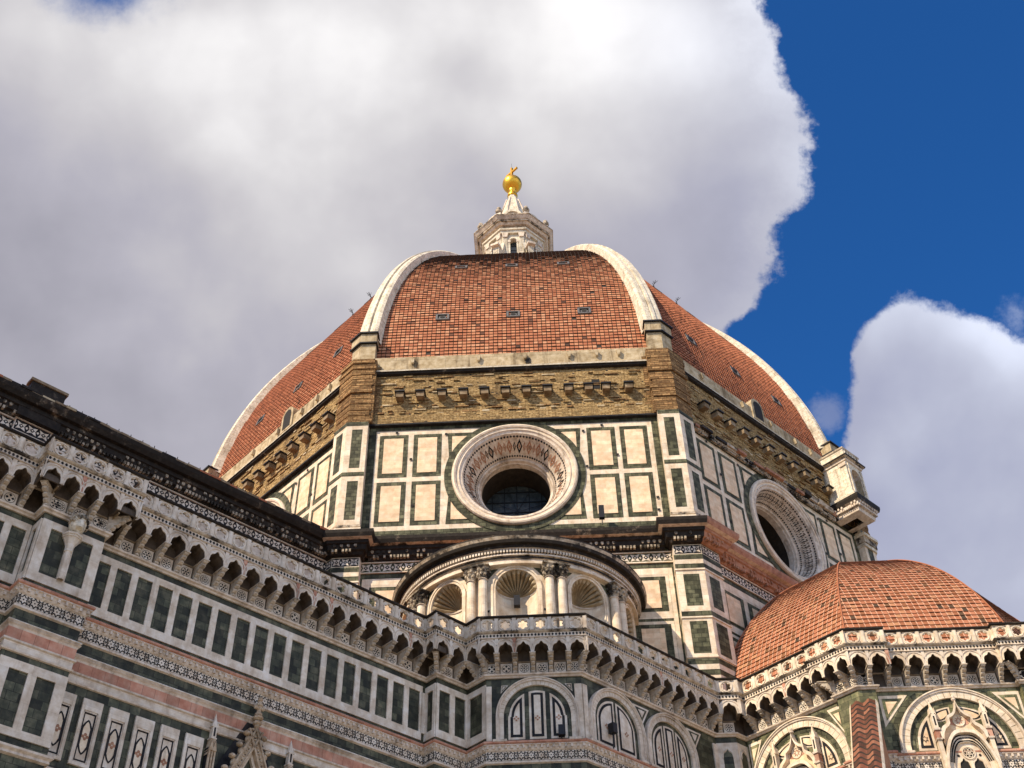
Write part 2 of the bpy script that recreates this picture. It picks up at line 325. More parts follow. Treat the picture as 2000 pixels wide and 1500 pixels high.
def box(mb, c, s, mat, M=None):
    x, y, z = (k/2 for k in s); P = [V((a*x, b*y, e*z)) for a in (-1, 1) for b in (-1, 1) for e in (-1, 1)]
    P = [(M @ p if M else p)+V(c) for p in P]
    for q in ((0, 1, 3, 2), (4, 6, 7, 5), (0, 4, 5, 1), (2, 3, 7, 6), (0, 2, 6, 4), (1, 5, 7, 3)): mb.face([P[i] for i in q], mat)
def tube(mb, pts, r, mat, n=6):
    for i in range(len(pts)-1):
        a, b = V(pts[i]), V(pts[i+1]); t = (b-a).normalized(); x = t.orthogonal().normalized(); y = t.cross(x)
        A = [a+(x*cos(2*pi*k/n)+y*sin(2*pi*k/n))*r for k in range(n)]; B = [p+(b-a) for p in A]
        for k in range(n): mb.face([A[k], A[(k+1) % n], B[(k+1) % n], B[k]], mat)
        mb.face(A, mat); mb.face(B, mat)
def octprism(mb, c, ap0, z0, ap1, z1, mat, cap=True, n=8, rot=pi/8):
    k = cos(pi/n); A = [V((c[0]+ap0/k*cos(rot+2*pi*i/n), c[1]+ap0/k*sin(rot+2*pi*i/n), z0)) for i in range(n)]; B = [V((c[0]+ap1/k*cos(rot+2*pi*i/n), c[1]+ap1/k*sin(rot+2*pi*i/n), z1)) for i in range(n)]
    for i in range(n): mb.face([A[i], A[(i+1) % n], B[(i+1) % n], B[i]], mat)
    if cap: mb.face(B, mat); mb.face(A[::-1], mat)
class Path:
    """plan of consecutive wall planes (n, offset), mitred at any overhang d"""
    def __init__(s, lines, start, end): s.L = lines; s.start = start; s.end = end; s.fr = [Fr(n, c) for n, c in lines]
    def off(s, d):
        P = []; L = s.L
        n, c = L[0]; f = Fr(n, c+d); P.append(f(s.start, 0))
        for i in range(len(L)-1):
            (n1, c1), (n2, c2) = L[i], L[i+1]; c1 += d; c2 += d; D = n1[0]*n2[1]-n1[1]*n2[0]
            P.append(V(((c1*n2[1]-c2*n1[1])/D, (n1[0]*c2-n2[0]*c1)/D, 0)))
        n, c = L[-1]; f = Fr(n, c+d); P.append(f(s.end, 0)); return P
    def span(s, i, d):
        P = s.off(d); f = s.fr[i]; return P[i].dot(f.r), P[i+1].dot(f.r)
def sweep(path, mbs, prof, mats):
    """prof [(d,z)], mats one per segment of the profile; mbs one builder per wall"""
    O = [path.off(d) for d, z in prof]
    for i in range(len(path.L)):
        r = path.fr[i].r; l = 0
        for j in range(len(prof)-1):
            m = mats[j] if isinstance(mats, (list, tuple)) else mats
            h = math.hypot(prof[j+1][0]-prof[j][0], prof[j+1][1]-prof[j][1])
            q = [O[j][i]+V((0, 0, prof[j][1])), O[j][i+1]+V((0, 0, prof[j][1])), O[j+1][i+1]+V((0, 0, prof[j+1][1])), O[j+1][i]+V((0, 0, prof[j+1][1]))]
            z = prof[j][1] if abs(prof[j+1][1]-prof[j][1]) > .6*h else l
            mbs[i].face(q, m, [(q[0].dot(r), z), (q[1].dot(r), z), (q[2].dot(r), z+h), (q[3].dot(r), z+h)])
            l += h
nF, nS, nW = (0, -1), (S, -S), (-S, -S)
def nrm(k): a = R_(-90+45*k); return (cos(a), sin(a))
C8, S8, T8 = cos(pi/8), sin(pi/8), math.tan(pi/8)
AP = 27.0
# ------------------------------------------------------------------ ground
g = MB(); g.face([(-1500, -1500, 0), (1500, -1500, 0), (1500, 1500, 0), (-1500, 1500, 0)], 'ground')
g.build('ground', kind='structure')
# bell tower beside the nave, outside the picture: its shadow falls on the sacristy
bt = MB(); bc = V((0, 0, 0))+V((.695, -.719, 0))*20.6+V((-.719, -.695, 0))*88
for z0, z1, e in ((0, 20, 0), (20.3, 40, 0), (40.3, 60, 0), (60.3, 81, 0)):
    box(bt, (bc.x, bc.y, (z0+z1)/2), (15, 15, z1-z0), 'whitedim', Matrix.Rotation(R_(46), 4, 'Z'))
    box(bt, (bc.x, bc.y, z1+.15), (15.8, 15.8, .3), 'pink', Matrix.Rotation(R_(46), 4, 'Z'))
box(bt, (bc.x, bc.y, 82.4), (17, 17, 2.2), 'whitedim', Matrix.Rotation(R_(46), 4, 'Z'))
bt.build('bell_tower', kind='structure')

# ------------------------------------------------------------------ great dome on its drum
dome = thing('dome', 'large red tiled dome with white ribs on an octagonal marble drum', 'dome')
ZM, ZB, OZ, OU = 54.42, 45.2, 49.8, .05          # marble top and foot, oculus centre
def corner_piece(mb, f, R, uo, zo, sx, sz, d, mat):
    """piece between an upright/level pair of edges and the oculus circle"""
    du, dz = abs(uo), abs(zo-OZ); pts = [(OU+sx*du, OZ+sz*dz)]
    x = sqrt(max(R*R-dz*dz, 0)); y = sqrt(max(R*R-du*du, 0))
    if x > du or y > dz: return
    a0, a1 = atan2(dz, x), atan2(y, du)
    pts = [(sx*du, sz*dz)]+[(sx*R*cos(a0+(a1-a0)*i/10), sz*R*sin(a0+(a1-a0)*i/10)) for i in range(11)]
    pts = [(OU+p[0], OZ+p[1]) for p in pts]
    mb.face([f(*p, d) for p in pts], mat, pts)
def drum_face(k):
    f = Fr(nrm(k), AP); mb = MB(); H = AP*T8
    circ = arc(OU, OZ, 4.15, 0, 2*pi, 64)[:-1]
    holeplate(mb, f, -4.55, 4.6, ZB-.1, ZM, circ, 0, 'white', .3)
    rect(mb, f, -H, -4.55, ZB-.1, ZM, 0, 'white'); rect(mb, f, 4.6, H, ZB-.1, ZM, 0, 'white')
    e = .02
    rect(mb, f, -H, H, 54.0, ZM, e, 'green'); rect(mb, f, -H, -9.42, ZB-.1, 54., e, 'green'); rect(mb, f, 9.5, H, ZB-.1, 54., e, 'green'); rect(mb, f, -9.42, 9.5, ZB-.1, 45.57, e, 'green')
    for sx in (-1, 1):
        for z0, z1 in ((49.92, 53.6), (45.95, 49.52)):
            for u0, u1 in ((7.28, 9.16), (5.02, 6.95)) if sx > 0 else ((-9.16, -7.2), (-6.82, -4.9)):
                rect(mb, f, u0, u1, z0, z1, e, 'green'); slab(mb, f, u0+.31, u1-.31, z0+.33, z1-.33, e, e+.03, 'cream')
        for sz, zo in ((1, 53.6), (-1, 45.95)):
            corner_piece(mb, f, 4.3, 4.56, zo, sx, sz, e, 'green'); corner_piece(mb, f, 4.3, 4.23, OZ+sz*(abs(zo-OZ)-.33), sx, sz, e+.03, 'cream')
    ring(mb, f, OU, OZ, 4.15, 4.72, e+.05, 'green', n=72)
    # put-log holes left by the scaffolding
    rnd = random.Random(k+5)
    for u, z in ((-6.95, 51.4), (-8.0, 53.8), (4.88, 50.2), (6.98, 51.1), (9.3, 47.4), (-6.7, 47.5), (6.1, 53.75), (-4.6, 53.5), (4.8, 53.3), (9.27, 46.4)):
        slab(mb, f, u-.09, u+.09, z-.1, z+.1, .06, .065, 'shadowhole')
    # lower zone
    rect(mb, f, -H, H, 0, ZB-.1, 0, 'green')
    for z0, z1 in ((41.45, 41.95), (38.38, 38.75), (35.2, 35.5)): rect(mb, f, -9.6, 9.6, z0, z1, e+.012, 'white')
    for sx in (-1, 1):
        q = (lambda a, b: (a, b)) if sx > 0 else (lambda a, b: (-b, -a))
        rect(mb, f, *q(9.33, 9.6), 34, 41.45, e+.006, 'white')
        for z0, z1 in ((38.77, 41.45), (35.5, 38.1), (31.8, 34.9)):
            for a, b in ((6.9, 9.12), (4.2, 6.5), (1.4, 3.8)):
                u0, u1 = q(a, b); border(mb, f, u0-.2, u1+.2, z0-.1, z1+.1, .2, e, 'white'); slab(mb, f, u0+.42, u1-.42, z0+.35, z1-.38, e, e+.03, 'cream')
    # lozenge frieze under the cornice
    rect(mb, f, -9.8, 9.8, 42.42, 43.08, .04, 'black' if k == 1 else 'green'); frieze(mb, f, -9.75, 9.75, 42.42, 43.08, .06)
    slab(mb, f, -9.8, 9.8, 43.08, 43.16, 0, .1, 'white'); slab(mb, f, -9.8, 9.8, 42.34, 42.42, 0, .1, 'white')
    return mb, f
def frieze(mb, f, u0, u1, z0, z1, d, mat='whitedim'):
    n = max(1, round((u1-u0)/((z1-z0)*1.02))); w_ = (u1-u0)/n; h = (z1-z0)/2; zc = (z0+z1)/2
    for i in range(n):
        c = u0+w_*(i+.5); pts = []
        for j in range(16):
            a = 2*pi*j/16; r = (.98 if j % 4 == 0 else .70 if j % 2 == 0 else .60)
            pts.append((c+r*w_/2*cos(a), zc+r*h*sin(a)))
        P4 = []
        for j in range(8):
            a = pi/4*j+pi/4; r = 1.25 if j % 2 == 0 else .55
            P4.append((c+max(-1, min(1, r*cos(a)*.99))*w_/2*.97, zc+max(-1, min(1, r*sin(a)))*h*.95))
        mb.face([f(*p, d) for p in P4], mat, P4)
        q = .23
        mb.face([f(c-q*w_, zc, d+.01), f(c, zc-q*h*2, d+.01), f(c+q*w_, zc, d+.01), f(c, zc+q*h*2, d+.01)], 'black')
        mb.face([f(c-.09*w_, zc, d+.02), f(c, zc-.2*h, d+.02), f(c+.09*w_, zc, d+.02), f(c, zc+.2*h, d+.02)], mat)
        mb.face([f(c-w_/2, zc-.3*h, d), f(c-w_/2+.13*w_, zc, d), f(c-w_/2, zc+.3*h, d)], mat); mb.face([f(c+w_/2, zc-.3*h, d), f(c+w_/2, zc+.3*h, d), f(c+w_/2-.13*w_, zc, d)], mat)
def cornice_bits(mb, f, u0, u1, d, z, mat, sc=1.):
    """egg-and-dart row over a row of dentils"""
    p = .36*sc; n = max(1, int((u1-u0)/p)); rnd = random.Random(int(u0*10))
    for i in range(n):
        c = u0+(u1-u0)*(i+.5)/n
        if rnd.random() < .7:
            pts = arc(c, z+.42*sc, .10*sc, 0, 2*pi, 8)[:-1]; pts = [(a, z+.42*sc+(b-z-.42*sc)*1.3) for a, b in pts]; prism(mb, f, pts, d, d+.1*sc, mat)
    p = .21*sc; n = max(1, int((u1-u0)/p))
    for i in range(n):
        c = u0+(u1-u0)*(i+.5)/n
        if rnd.random() < .8: slab(mb, f, c-.065*sc, c+.065*sc, z, z+.2*sc, d-.2*sc, d+.02, mat)
def oculus(k, parent):
    f = Fr(nrm(k), AP); mb = MB(); N = 72
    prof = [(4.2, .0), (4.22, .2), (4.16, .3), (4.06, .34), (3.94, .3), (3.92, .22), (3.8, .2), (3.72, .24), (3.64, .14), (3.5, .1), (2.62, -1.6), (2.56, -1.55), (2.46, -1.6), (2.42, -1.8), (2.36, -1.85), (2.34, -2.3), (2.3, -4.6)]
    mat = ['white', 'carved', 'white', 'carved', 'carved', 'white', 'carved', 'carved', 'carved']+['cream']+['carved']*4+['carved', 'hollowshade']
    mat[9] = 'carved'
    RI, DI = 2.62, -1.6
    if k == 1: prof[10:] = [(2.95, -1.25), (2.9, -1.2), (2.8, -1.25), (2.76, -1.4), (2.72, -1.45), (2.7, -1.9), (2.7, -4.6)]; RI, DI = 2.95, -1.25
    for j in range(len(prof)-1):
        (ra, da), (rb, db) = prof[j], prof[j+1]
        for i in range(N):
            a0, a1 = 2*pi*i/N, 2*pi*(i+1)/N
            mb.face([f(OU+ra*cos(a0), OZ+ra*sin(a0), da), f(OU+ra*cos(a1), OZ+ra*sin(a1), da), f(OU+rb*cos(a1), OZ+rb*sin(a1), db), f(OU+rb*cos(a0), OZ+rb*sin(a0), db)], mat[j], [(3*a0, ra), (3*a1, ra), (3*a1, rb), (3*a0, rb)])
    def cp(a, t, e=.025):
        r = 3.5+(RI-3.5)*t; dd = .1+(DI-.1)*t; return f(OU+(r-e*.86)*cos(a), OZ+(r-e*.86)*sin(a), dd+e*.51)
    # inlay on the splayed reveal
    for t in (.12, .88):
        n = 96
        for i in range(n):
            a = 2*pi*i/n; s = .42*2*pi/n
            mb.face([cp(a-s, t), cp(a, t-.05), cp(a+s, t), cp(a, t+.05)], 'black')
    if k == 1:
        n = 44
        for i in range(n):
            a = 2*pi*(i+.5)/n; s = 2*pi/n
            for q in range(6):
                b_ = a+s*.34*cos(q*pi/3); t = .5+.20*sin(q*pi/3); mb.face([cp(b_-s*.09, t), cp(b_, t-.055), cp(b_+s*.09, t), cp(b_, t+.055)], 'black')
            mb.face([cp(a-s*.42, .26), cp(a-s*.3, .30), cp(a-s*.42, .74), cp(a-s*.5, .5)], 'black')
            mb.face([cp(a-s*.1, .5), cp(a, .4), cp(a+s*.1, .5), cp(a, .6)], 'black')
    else:
        n = 28
        for i in range(n):
            a = 2*pi*(i+.5)/n; s = 2*pi/n
            for c_, wd, hh in ((a, .30, .29), (a+s/2, .14, .2)):
                A = [cp(c_-s*wd, .5), cp(c_, .5-hh), cp(c_+s*wd, .5), cp(c_, .5+hh)]; B = [cp(c_-s*wd*.55, .5), cp(c_, .5-hh*.55), cp(c_+s*wd*.55, .5), cp(c_, .5+hh*.55)]
                for q in range(4): mb.face([A[q], A[(q+1) % 4], B[(q+1) % 4], B[q]], 'redstone' if i % 3 else 'black')
                mb.face([cp(c_-s*wd*.28, .5, .03), cp(c_, .5-hh*.28, .03), cp(c_+s*wd*.28, .5, .03), cp(c_, .5+hh*.28, .03)], 'redstone')
    o = mb.build('oculus', parent)
    gl = MB(); disc(gl, f, OU, OZ, 2.32 if k != 1 else 2.72, -4.3, 'glass', 48)
    gl.build('glass_pane', o)
    mu = MB()
    for i in range(-2, 3):
        x = .42+.86*(i-.5) if 0 else .86*i; L = sqrt(max(0, 2.3**2-x*x))
        slab(mu, f, OU+x-.03, OU+x+.03, OZ-L, OZ+L, -4.3, -4.23, 'iron'); slab(mu, f, OU-L, OU+L, OZ+x-.03, OZ+x+.03, -4.3, -4.225, 'iron')
    for a in range(4):
        x, y = 2.3*cos(a*pi/4+.3), 2.3*sin(a*pi/4+.3); tube(mu, [f(OU-x, OZ-y, -4.2), f(OU+x, OZ+y, -4.2)], .018, 'iron', 4)
    mu.build('glazing_bar', o)
def corner_plan(k, ap, api, w_):
    """plan of a pier folded round the corner between faces k and k+1"""
    f0, f1 = Fr(nrm(k), ap), Fr(nrm(k+1), ap); g0, g1 = Fr(nrm(k), api), Fr(nrm(k+1), api); h = AP*T8
    return [g0(h-w_, 0), f0(h-w_, 0), f0(ap*T8, 0), f1(-h+w_, 0), g1(-h+w_, 0)]
def corner_prism(mb, k, ap, api, w_, z0, z1, mat, top=None, cap=True):
    P = corner_plan(k, ap, api, w_); e = V((0, 0, 1))
    for i in range(4):
        a, b = P[i], P[i+1]; L = (b-a).length; mb.face([a+e*z0, b+e*z0, b+e*z1, a+e*z1], mat, [(0, z0), (L, z0), (L, z1), (0, z1)])
    if cap: mb.face([p+e*z1 for p in P], top or mat); mb.face([p+e*z0 for p in P][::-1], mat)
def corner_pier(k):
    mb = MB(); a = 27.58; w_ = 1.23
    corner_prism(mb, k, a, AP-.2, w_, ZB-.1, ZM+.05, 'white', 'green')
    for q in (0, 1):
        f = Fr(nrm(k+q), a); h = a*T8; s = 1 if q == 0 else -1
        def rr(u0, u1, z0, z1, d, m): rect(mb, f, min(s*u0, s*u1), max(s*u0, s*u1), z0, z1, d, m)
        rr(9.95, h, 54.12, ZM+.05, .012, 'green'); rr(9.95, h, 49.72, 50.06, .012, 'green')
        for z0, z1 in ((50.42, 53.78), (46.17, 49.3)): rr(10.31, 11.02, z0, z1, .012, 'green')
    corner_prism(mb, k, a+.08, AP-.2, w_+.05, 45.55, 45.72, 'sootlight'); corner_prism(mb, k, a+.14, AP-.2, w_+.1, 45.2, 45.45, 'white')
    # lower pier under the cornice
    a = 27.7; w_ = 1.46
    corner_prism(mb, k, a, AP-.2, w_, 25, 43.2, 'white')
    for q in (0, 1):
        f = Fr(nrm(k+q), a); h = a*T8; s = 1 if q == 0 else -1
        def rr(u0, u1, z0, z1, d, m): rect(mb, f, min(s*u0, s*u1), max(s*u0, s*u1), z0, z1, d, m)
        rr(9.72, h, 43.16, 43.4, .012, 'green'); rr(9.72, h, 42.08, 42.44, .012, 'green'); rr(9.72, h, 41.4, 41.75, .012, 'green')
        u0, u1 = (9.8, h-.03) if s > 0 else (-h+.03, -9.8)
        rect(mb, f, u0, u1, 42.5, 43.1, .01, 'black'); frieze(mb, f, u0, u1, 42.5, 43.1, .02)
        rr(10.13, 11.1, 38.78, 41.0, .012, 'green'); rr(10.13, 11.15, 35.6, 37.72, .012, 'green'); rr(9.72, h, 38.06, 38.4, .012, 'green'); rr(9.72, h, 34.9, 35.25, .012, 'green'); rr(9.72, h, 34.2, 34.55, .012, 'green')
        for z0, z1 in ((31.5, 33.8), (28.4, 30.6)): rr(10.13, 11.15, z0, z1, .012, 'green')
    for z in (41.28, 37.92, 35.3): corner_prism(mb, k, a+.07, AP-.2, w_+.05, z, z+.1, 'white')
    return mb
def brick_pier(k):
    mb = MB(); corner_prism(mb, k, 27.42, AP-.3, 1.45, ZM+.05, 60.55, 'quoin')
    rnd = random.Random(k)
    z = ZM+.1
    while z < 60.3:
        h = rnd.uniform(.25, .55); corner_prism(mb, k, 27.42+rnd.uniform(.02, .16), AP-.3, 1.3+rnd.uniform(-.12, .2), z, z+h*.85, 'quoin'); z += h
    corner_prism(mb, k, 27.0, AP-.5, 1.75, ZM+.05, 60.2, 'quoin'); return mb
def pedestal(k):
    mb = MB(); corner_prism(mb, k, 26.85, 24.5, 1.15, 60.65, 62.75, 'plaster'); corner_prism(mb, k, 27.0, 24.5, 1.2, 60.55, 60.68, 'iron')
    corner_prism(mb, k, 27.05, 24.5, 1.25, 62.75, 62.85, 'iron'); corner_prism(mb, k, 26.95, 24., 1.2, 62.85, 63.75, 'plaster'); corner_prism(mb, k, 27.1, 23.8, 1.3, 63.75, 63.87, 'iron'); corner_prism(mb, k, 26.75, 23.5, 1.1, 63.87, 64.1, 'plaster')
    return mb
# curve of the shell (radius at the corners over height)
DZ0, DR, DRHO = 58.588, 28.341, 36.695
def shell(ph): return DRHO*cos(ph)-(DRHO-DR), DZ0+DRHO*sin(ph)
PH0 = math.asin((61.1-DZ0)/DRHO); PH1 = math.acos((4.4+DRHO-DR)/DRHO)
def tiles(mb, f, rows, half, cw, mat, under, lift, gap, holes=(), rnd=None, jag=.0, dark=.04, lo=.18):
    """rows: list of (apothem offset d, z, normal (dn, dz)); half(j) half width"""
    rnd = rnd or random.Random(1)
    for j in range(len(rows)-1):
        (d0, z0, n0), (d1, z1, n1) = rows[j], rows[j+1]; h0, h1 = half(j), half(j+1)
        if h1 < .1: break
        mb.face([f(-h0, z0, d0), f(h0, z0, d0), f(h1, z1, d1), f(-h1, z1, d1)], under)
        n = int(h0/cw)+2; sh = 0
        for i in range(-n, n):
            a0, a1 = i*cw+gap, (i+1)*cw-gap
            c = (a0+a1)/2
            if a1 < -h0+.02 or a0 > h0-.02: continue
            x0, x1 = max(a0, -h0), min(a1, h0); y0, y1 = max(a0, -h1), min(a1, h1)
            if y1 <= y0: y0 = y1 = max(-h1, min(h1, c))
            if any(abs(c-hu) < hw and abs((z0+z1)/2-hz) < hh for hu, hz, hw, hh in holes): continue
            L = lift*rnd.uniform(.75, 1.3); t = rnd.random()
            if rnd.random() < dark: t *= .15
            else: t = lo+(1-lo)*t
            l2 = .008+.01*rnd.random(); s = jag*(rnd.random()-.5); ti = jag*(rnd.random()-.5)
            A = f(x0, z0+n0[1]*L+s+ti, d0+n0[0]*L); B = f(x1, z0+n0[1]*L+s-ti, d0+n0[0]*L); Cc = f(y1, z1+n1[1]*l2, d1+n1[0]*l2); D = f(y0, z1+n1[1]*l2, d1+n1[0]*l2)
            mb.face([A, B, Cc, D], mat, None, t)
            mb.face([f(x0, z0, d0), f(x1, z0, d0), B, A], under)  # lip in the dark underlay colour, painting the shadow line below each tile
VENTS = [(-5.3, 66.85), (.2, 66.85), (5.7, 66.9), (-4.2, 76.45), (.1, 76.35), (4.5, 76.3)]
def dome_panel(k, fine):
    mb = MB(); f = Fr(nrm(k), 0.); step = .36/DRHO if fine else 1.6/DRHO
    nn = int((PH1-PH0)/step); rows = []
    for j in range(nn+1):
        ph = PH0+(PH1-PH0)*j/nn; r, z = shell(ph); rows.append((r*C8, z, (cos(ph), sin(ph))))
    half = lambda j: rows[j][0]*T8-.35
    if fine: tiles(mb, f, rows, half, .335, 'tile', 'mortar', .075, .026, [(u, z, .34, .3) for u, z in VENTS[:6]]+([(7.4, 71., .16, .18), (6.6, 69.7, .16, .18), (4.7, 66, .16, .18), (-.9, 69.5, .16, .18), (6.5, 62.3, .16, .18), (-6.1, 62.3, .16, .18)] if k == 0 else []), random.Random(k+20), .012, .025, .42)
    if fine and k:
        rr_ = random.Random(k+70)
        for j in range(nn):
            (d0, z0, n0), (d1, z1, n1) = rows[j], rows[j+1]; h1 = half(j+1); n = int(half(j)/.335)+1
            for i in range(-n, n+1):
                u = i*.335
                if abs(u) > h1-.06 or any(abs(u-hu) < .42 and abs(z0-hz) < .42 for hu, hz in VENTS[:6]): continue
                def q(x, e, t): return f(u+x, (z0, z1)[t]+(n0, n1)[t][1]*e, (d0, d1)[t]+(n0, n1)[t][0]*e)
                t = rr_.uniform(.12, .55)
                for s in (-1, 1): mb.face([q(s*.07, .03, 0), q(0, .13, 0), q(0, .09, 1), q(s*.055, .0, 1)], 'tile', None, t)
                mb.face([q(-.07, .03, 0), q(.07, .03, 0), q(0, .13, 0)], 'mortar')
    if not fine:
        for j in range(nn): mb.face([f(-half(j), rows[j][1], rows[j][0]), f(half(j), rows[j][1], rows[j][0]), f(half(j+1), rows[j+1][1], rows[j+1][0]), f(-half(j+1), rows[j+1][1], rows[j+1][0])], 'tile', None, .5)
    return mb
def rib_mesh(k):
    """rib on the corner between faces k and k+1"""
    a = R_(-90+45*k+22.5); N = V((cos(a), sin(a), 0)); Tn = V((-sin(a), cos(a), 0)); mb = MB(); Z = V((0, 0, 1)); prev = None
    p0 = math.asin((63.6-DZ0)/DRHO); n = 64
    for j in range(n+1):
        ph = p0+(PH1+.02-p0)*j/n; r, z = shell(ph); c = N*r+Z*z; o = N*cos(ph)+Z*sin(ph); k_ = 1-.52*j/n; e = 1-.25*j/n
        sec = [(-.86*k_, -.75), (-.86*k_, .42*e), (-.66*k_, .58*e), (-.24*k_, .58*e), (-.22*k_, .5*e), (-.14*k_, .5*e), (-.12*k_, .7*e), (.12*k_, .7*e), (.14*k_, .5*e), (.22*k_, .5*e), (.24*k_, .58*e), (.66*k_, .58*e), (.86*k_, .42*e), (.86*k_, -.75)]
        q = [c+Tn*x+o*y for x, y in sec]
        if prev:
            for i in range(len(q)-1): mb.face([prev[i], prev[i+1], q[i+1], q[i]], 'ribstone', [(sec[i][0]*1.5+sec[i][1], ph*DRHO-.62), (sec[i+1][0]*1.5+sec[i+1][1], ph*DRHO-.62), (sec[i+1][0]*1.5+sec[i+1][1], ph*DRHO), (sec[i][0]*1.5+sec[i][1], ph*DRHO)])
        prev = q
    return mb
be = None
for k in range(-4, 4):
    fine = k in (-1, 0, 1)
    f = Fr(nrm(k), AP); H = AP*T8
    if fine:
        mb, _ = drum_face(k); mb.build('drum_wall', dome); oculus(k, dome)
    else:
        mb = MB(); rect(mb, f, -H, H, 0, ZM, 0, 'white'); rect(mb, f, -H, H, 54, ZM, .02, 'green'); mb.build('drum_wall', dome)
    # rough masonry band with a slipped course and the parapet wall above it
    mb = MB(); rect(mb, f, -H, H, ZM, 59.3, -.05, 'brick'); rect(mb, f, -H, H, ZM+.02, 55.45, .1, 'brick'); mb.face([f(-H, 55.45, .1), f(H, 55.45, .1), f(H, 55.52, -.05), f(-H, 55.52, -.05)], 'brick'); slab(mb, f, -H, H, ZM-.1, ZM+.03, -.1, .32, 'black')
    rnd = random.Random(40+k)
    if fine:
        for i in range(150):
            u, z = rnd.uniform(-10, 10), rnd.uniform(55.7, 59.1); w_ = rnd.uniform(.12, .5); slab(mb, f, u-w_, u+w_, z, z+rnd.uniform(.05, .12), -.05, rnd.uniform(.0, .07), rnd.choice(['brick', 'brick', 'quoin', 'quoin', 'plaster']))
        for i in range(60):
            u, z = rnd.uniform(-10, 10), rnd.uniform(54.6, 59.1); w_ = rnd.uniform(.04, .14); slab(mb, f, u-w_, u+w_, z, z+rnd.uniform(.04, .1), -.06, .105 if z < 55.4 else -.042, 'shadowhole')
        for i in range(30):
            u = -9.8+i*.66+rnd.uniform(-.2, .2); w_ = rnd.uniform(.15, .33); z = 55.45+rnd.uniform(-.03, .05); slab(mb, f, u-w_, u+w_, z, z+rnd.uniform(.08, .16), -.05, rnd.uniform(.06, .2), rnd.choice(['brick', 'quoin', 'plaster']))
        if k == 0: slab(mb, f, 5.68, 6.24, 57.25, 58.15, -.04, -.03, 'shadowhole')
        slab(mb, f, 1.02, 1.4, 60.0, 60.45, 0, .04, 'shadowhole') if k == 0 else None
    mb.build('brick_band', dome)
    mb = MB(); rect(mb, f, -H+.4, H-.4, 59.75, 61.12, -.02, 'plaster'); mb.face([f(-H+.4, 61.12, -.02), f(H-.4, 61.12, -.02), f(H-.6, 61.12, -1.2), f(-H+.6, 61.12, -1.2)], 'plaster')
    if fine:
        for u in (-7.2, -2.4, 1., 4.2, 6.2, 7.8): prism(mb, f, [(u-.16, 60.75), (u-.05, 60.3), (u+.1, 60.35), (u+.17, 60.8)], -.02, .22, 'plaster')
    mb.build('plaster_band', dome)
    mb = MB(); P = [(.0, 59.22), (.18, 59.3), (.22, 59.42), (.3, 59.46), (.3, 59.56), (.18, 59.62), (.22, 59.68), (0, 59.8)]
    for a_, b_ in zip(P, P[1:]): mb.face([f(-H+.6, a_[1], a_[0]), f(H-.6, a_[1], a_[0]), f(H-.6, b_[1], b_[0]), f(-H+.6, b_[1], b_[0])], 'ribstone' if a_[1] > 59.45 else 'soot')  # dark underside paints the shadow line under the pale moulding
    mb.build('string_course', dome)
    # beam ends sticking out of the masonry
    if fine:
        us = (-7.92, -6.47, -4.94, -3.42, -1.93, -.45, 1.03, 2.52, 4.0, 5.41, 6.64, 8.23) if k == 0 else [-7.9+1.49*i for i in range(12)]
        for u in us:
            mb = MB(); slab(mb, f, u-.36, u+.36, 57.14, 57.24, -.05, .68, 'iron'); prism(mb, f, [(u-.26, 56.72), (u+.26, 56.72), (u+.28, 57.14), (u-.28, 57.14)], -.05, .55, 'beam')
            mb.build('beam_end', dome)
    mb = dome_panel(k, fine); o = mb.build('tile_panel', dome)
    if fine:
        fz = Fr(nrm(k), 0)
        for u, z in VENTS[:6]:
            ph = math.asin((z-DZ0)/DRHO); r, _ = shell(ph); ap = r*C8; mb = MB(); n_ = fz.n*cos(ph)+V((0, 0, sin(ph))); t_ = fz.n*(-sin(ph))+V((0, 0, cos(ph))); c = fz(u, z, ap)
            def pt(x, y, e): return c+fz.r*x+t_*y+n_*e
            for sx, ex in ((-1, 1),):
                for q in ((-.52, -.36, -.36, .36), (.36, .52, -.36, .36), (-.52, .52, .3, .42), (-.52, .52, -.42, -.3)):
                    P = [pt(q[0], q[2], .14), pt(q[1], q[2], .14), pt(q[1], q[3], .14), pt(q[0], q[3], .14)]; mb.face(P, 'lead')
                    Q = [p-n_*.16 for p in P]
                    for i in range(4): mb.face([P[i], P[(i+1) % 4], Q[(i+1) % 4], Q[i]], 'lead')
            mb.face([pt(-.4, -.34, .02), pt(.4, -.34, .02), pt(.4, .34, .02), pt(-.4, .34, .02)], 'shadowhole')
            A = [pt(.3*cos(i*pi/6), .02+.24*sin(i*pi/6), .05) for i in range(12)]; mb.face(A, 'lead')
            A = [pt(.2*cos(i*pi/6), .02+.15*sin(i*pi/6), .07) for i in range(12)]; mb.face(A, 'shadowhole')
            mb.build('roof_vent', dome)
    rib_mesh(k).build('rib', dome); corner_pier(k).build('corner_pier', dome); brick_pier(k).build('brick_pier', dome); pedestal(k).build('pedestal', dome)
    # main cornice of the drum with its break forward round the corner pier
    mt = 'redstone' if k == 1 else 'soot'
    mb = MB(); prof = [(0, 43.16), (.18, 43.2), (.26, 43.36), (.42, 43.42), (.5, 43.72), (.62, 43.78), (.64, 44.0), (.9, 44.04), (1.0, 44.28), (1.02, 44.5), (.9, 44.52), (0, 44.75)]
    for i, (a_, b_) in enumerate(zip(prof, prof[1:])):
        m_ = ('sootlight' if k != 1 else 'carved') if i in (6,) else mt
        mb.face([f(-9.3, a_[1], a_[0]), f(9.3, a_[1], a_[0]), f(9.3, b_[1], b_[0]), f(-9.3, b_[1], b_[0])], m_)
    if fine: cornice_bits(mb, f, -9.2, 9.2, .44, 43.24, 'capstone' if k != 1 else 'redstone')
    mb.build('cornice', dome)
    mb = MB()
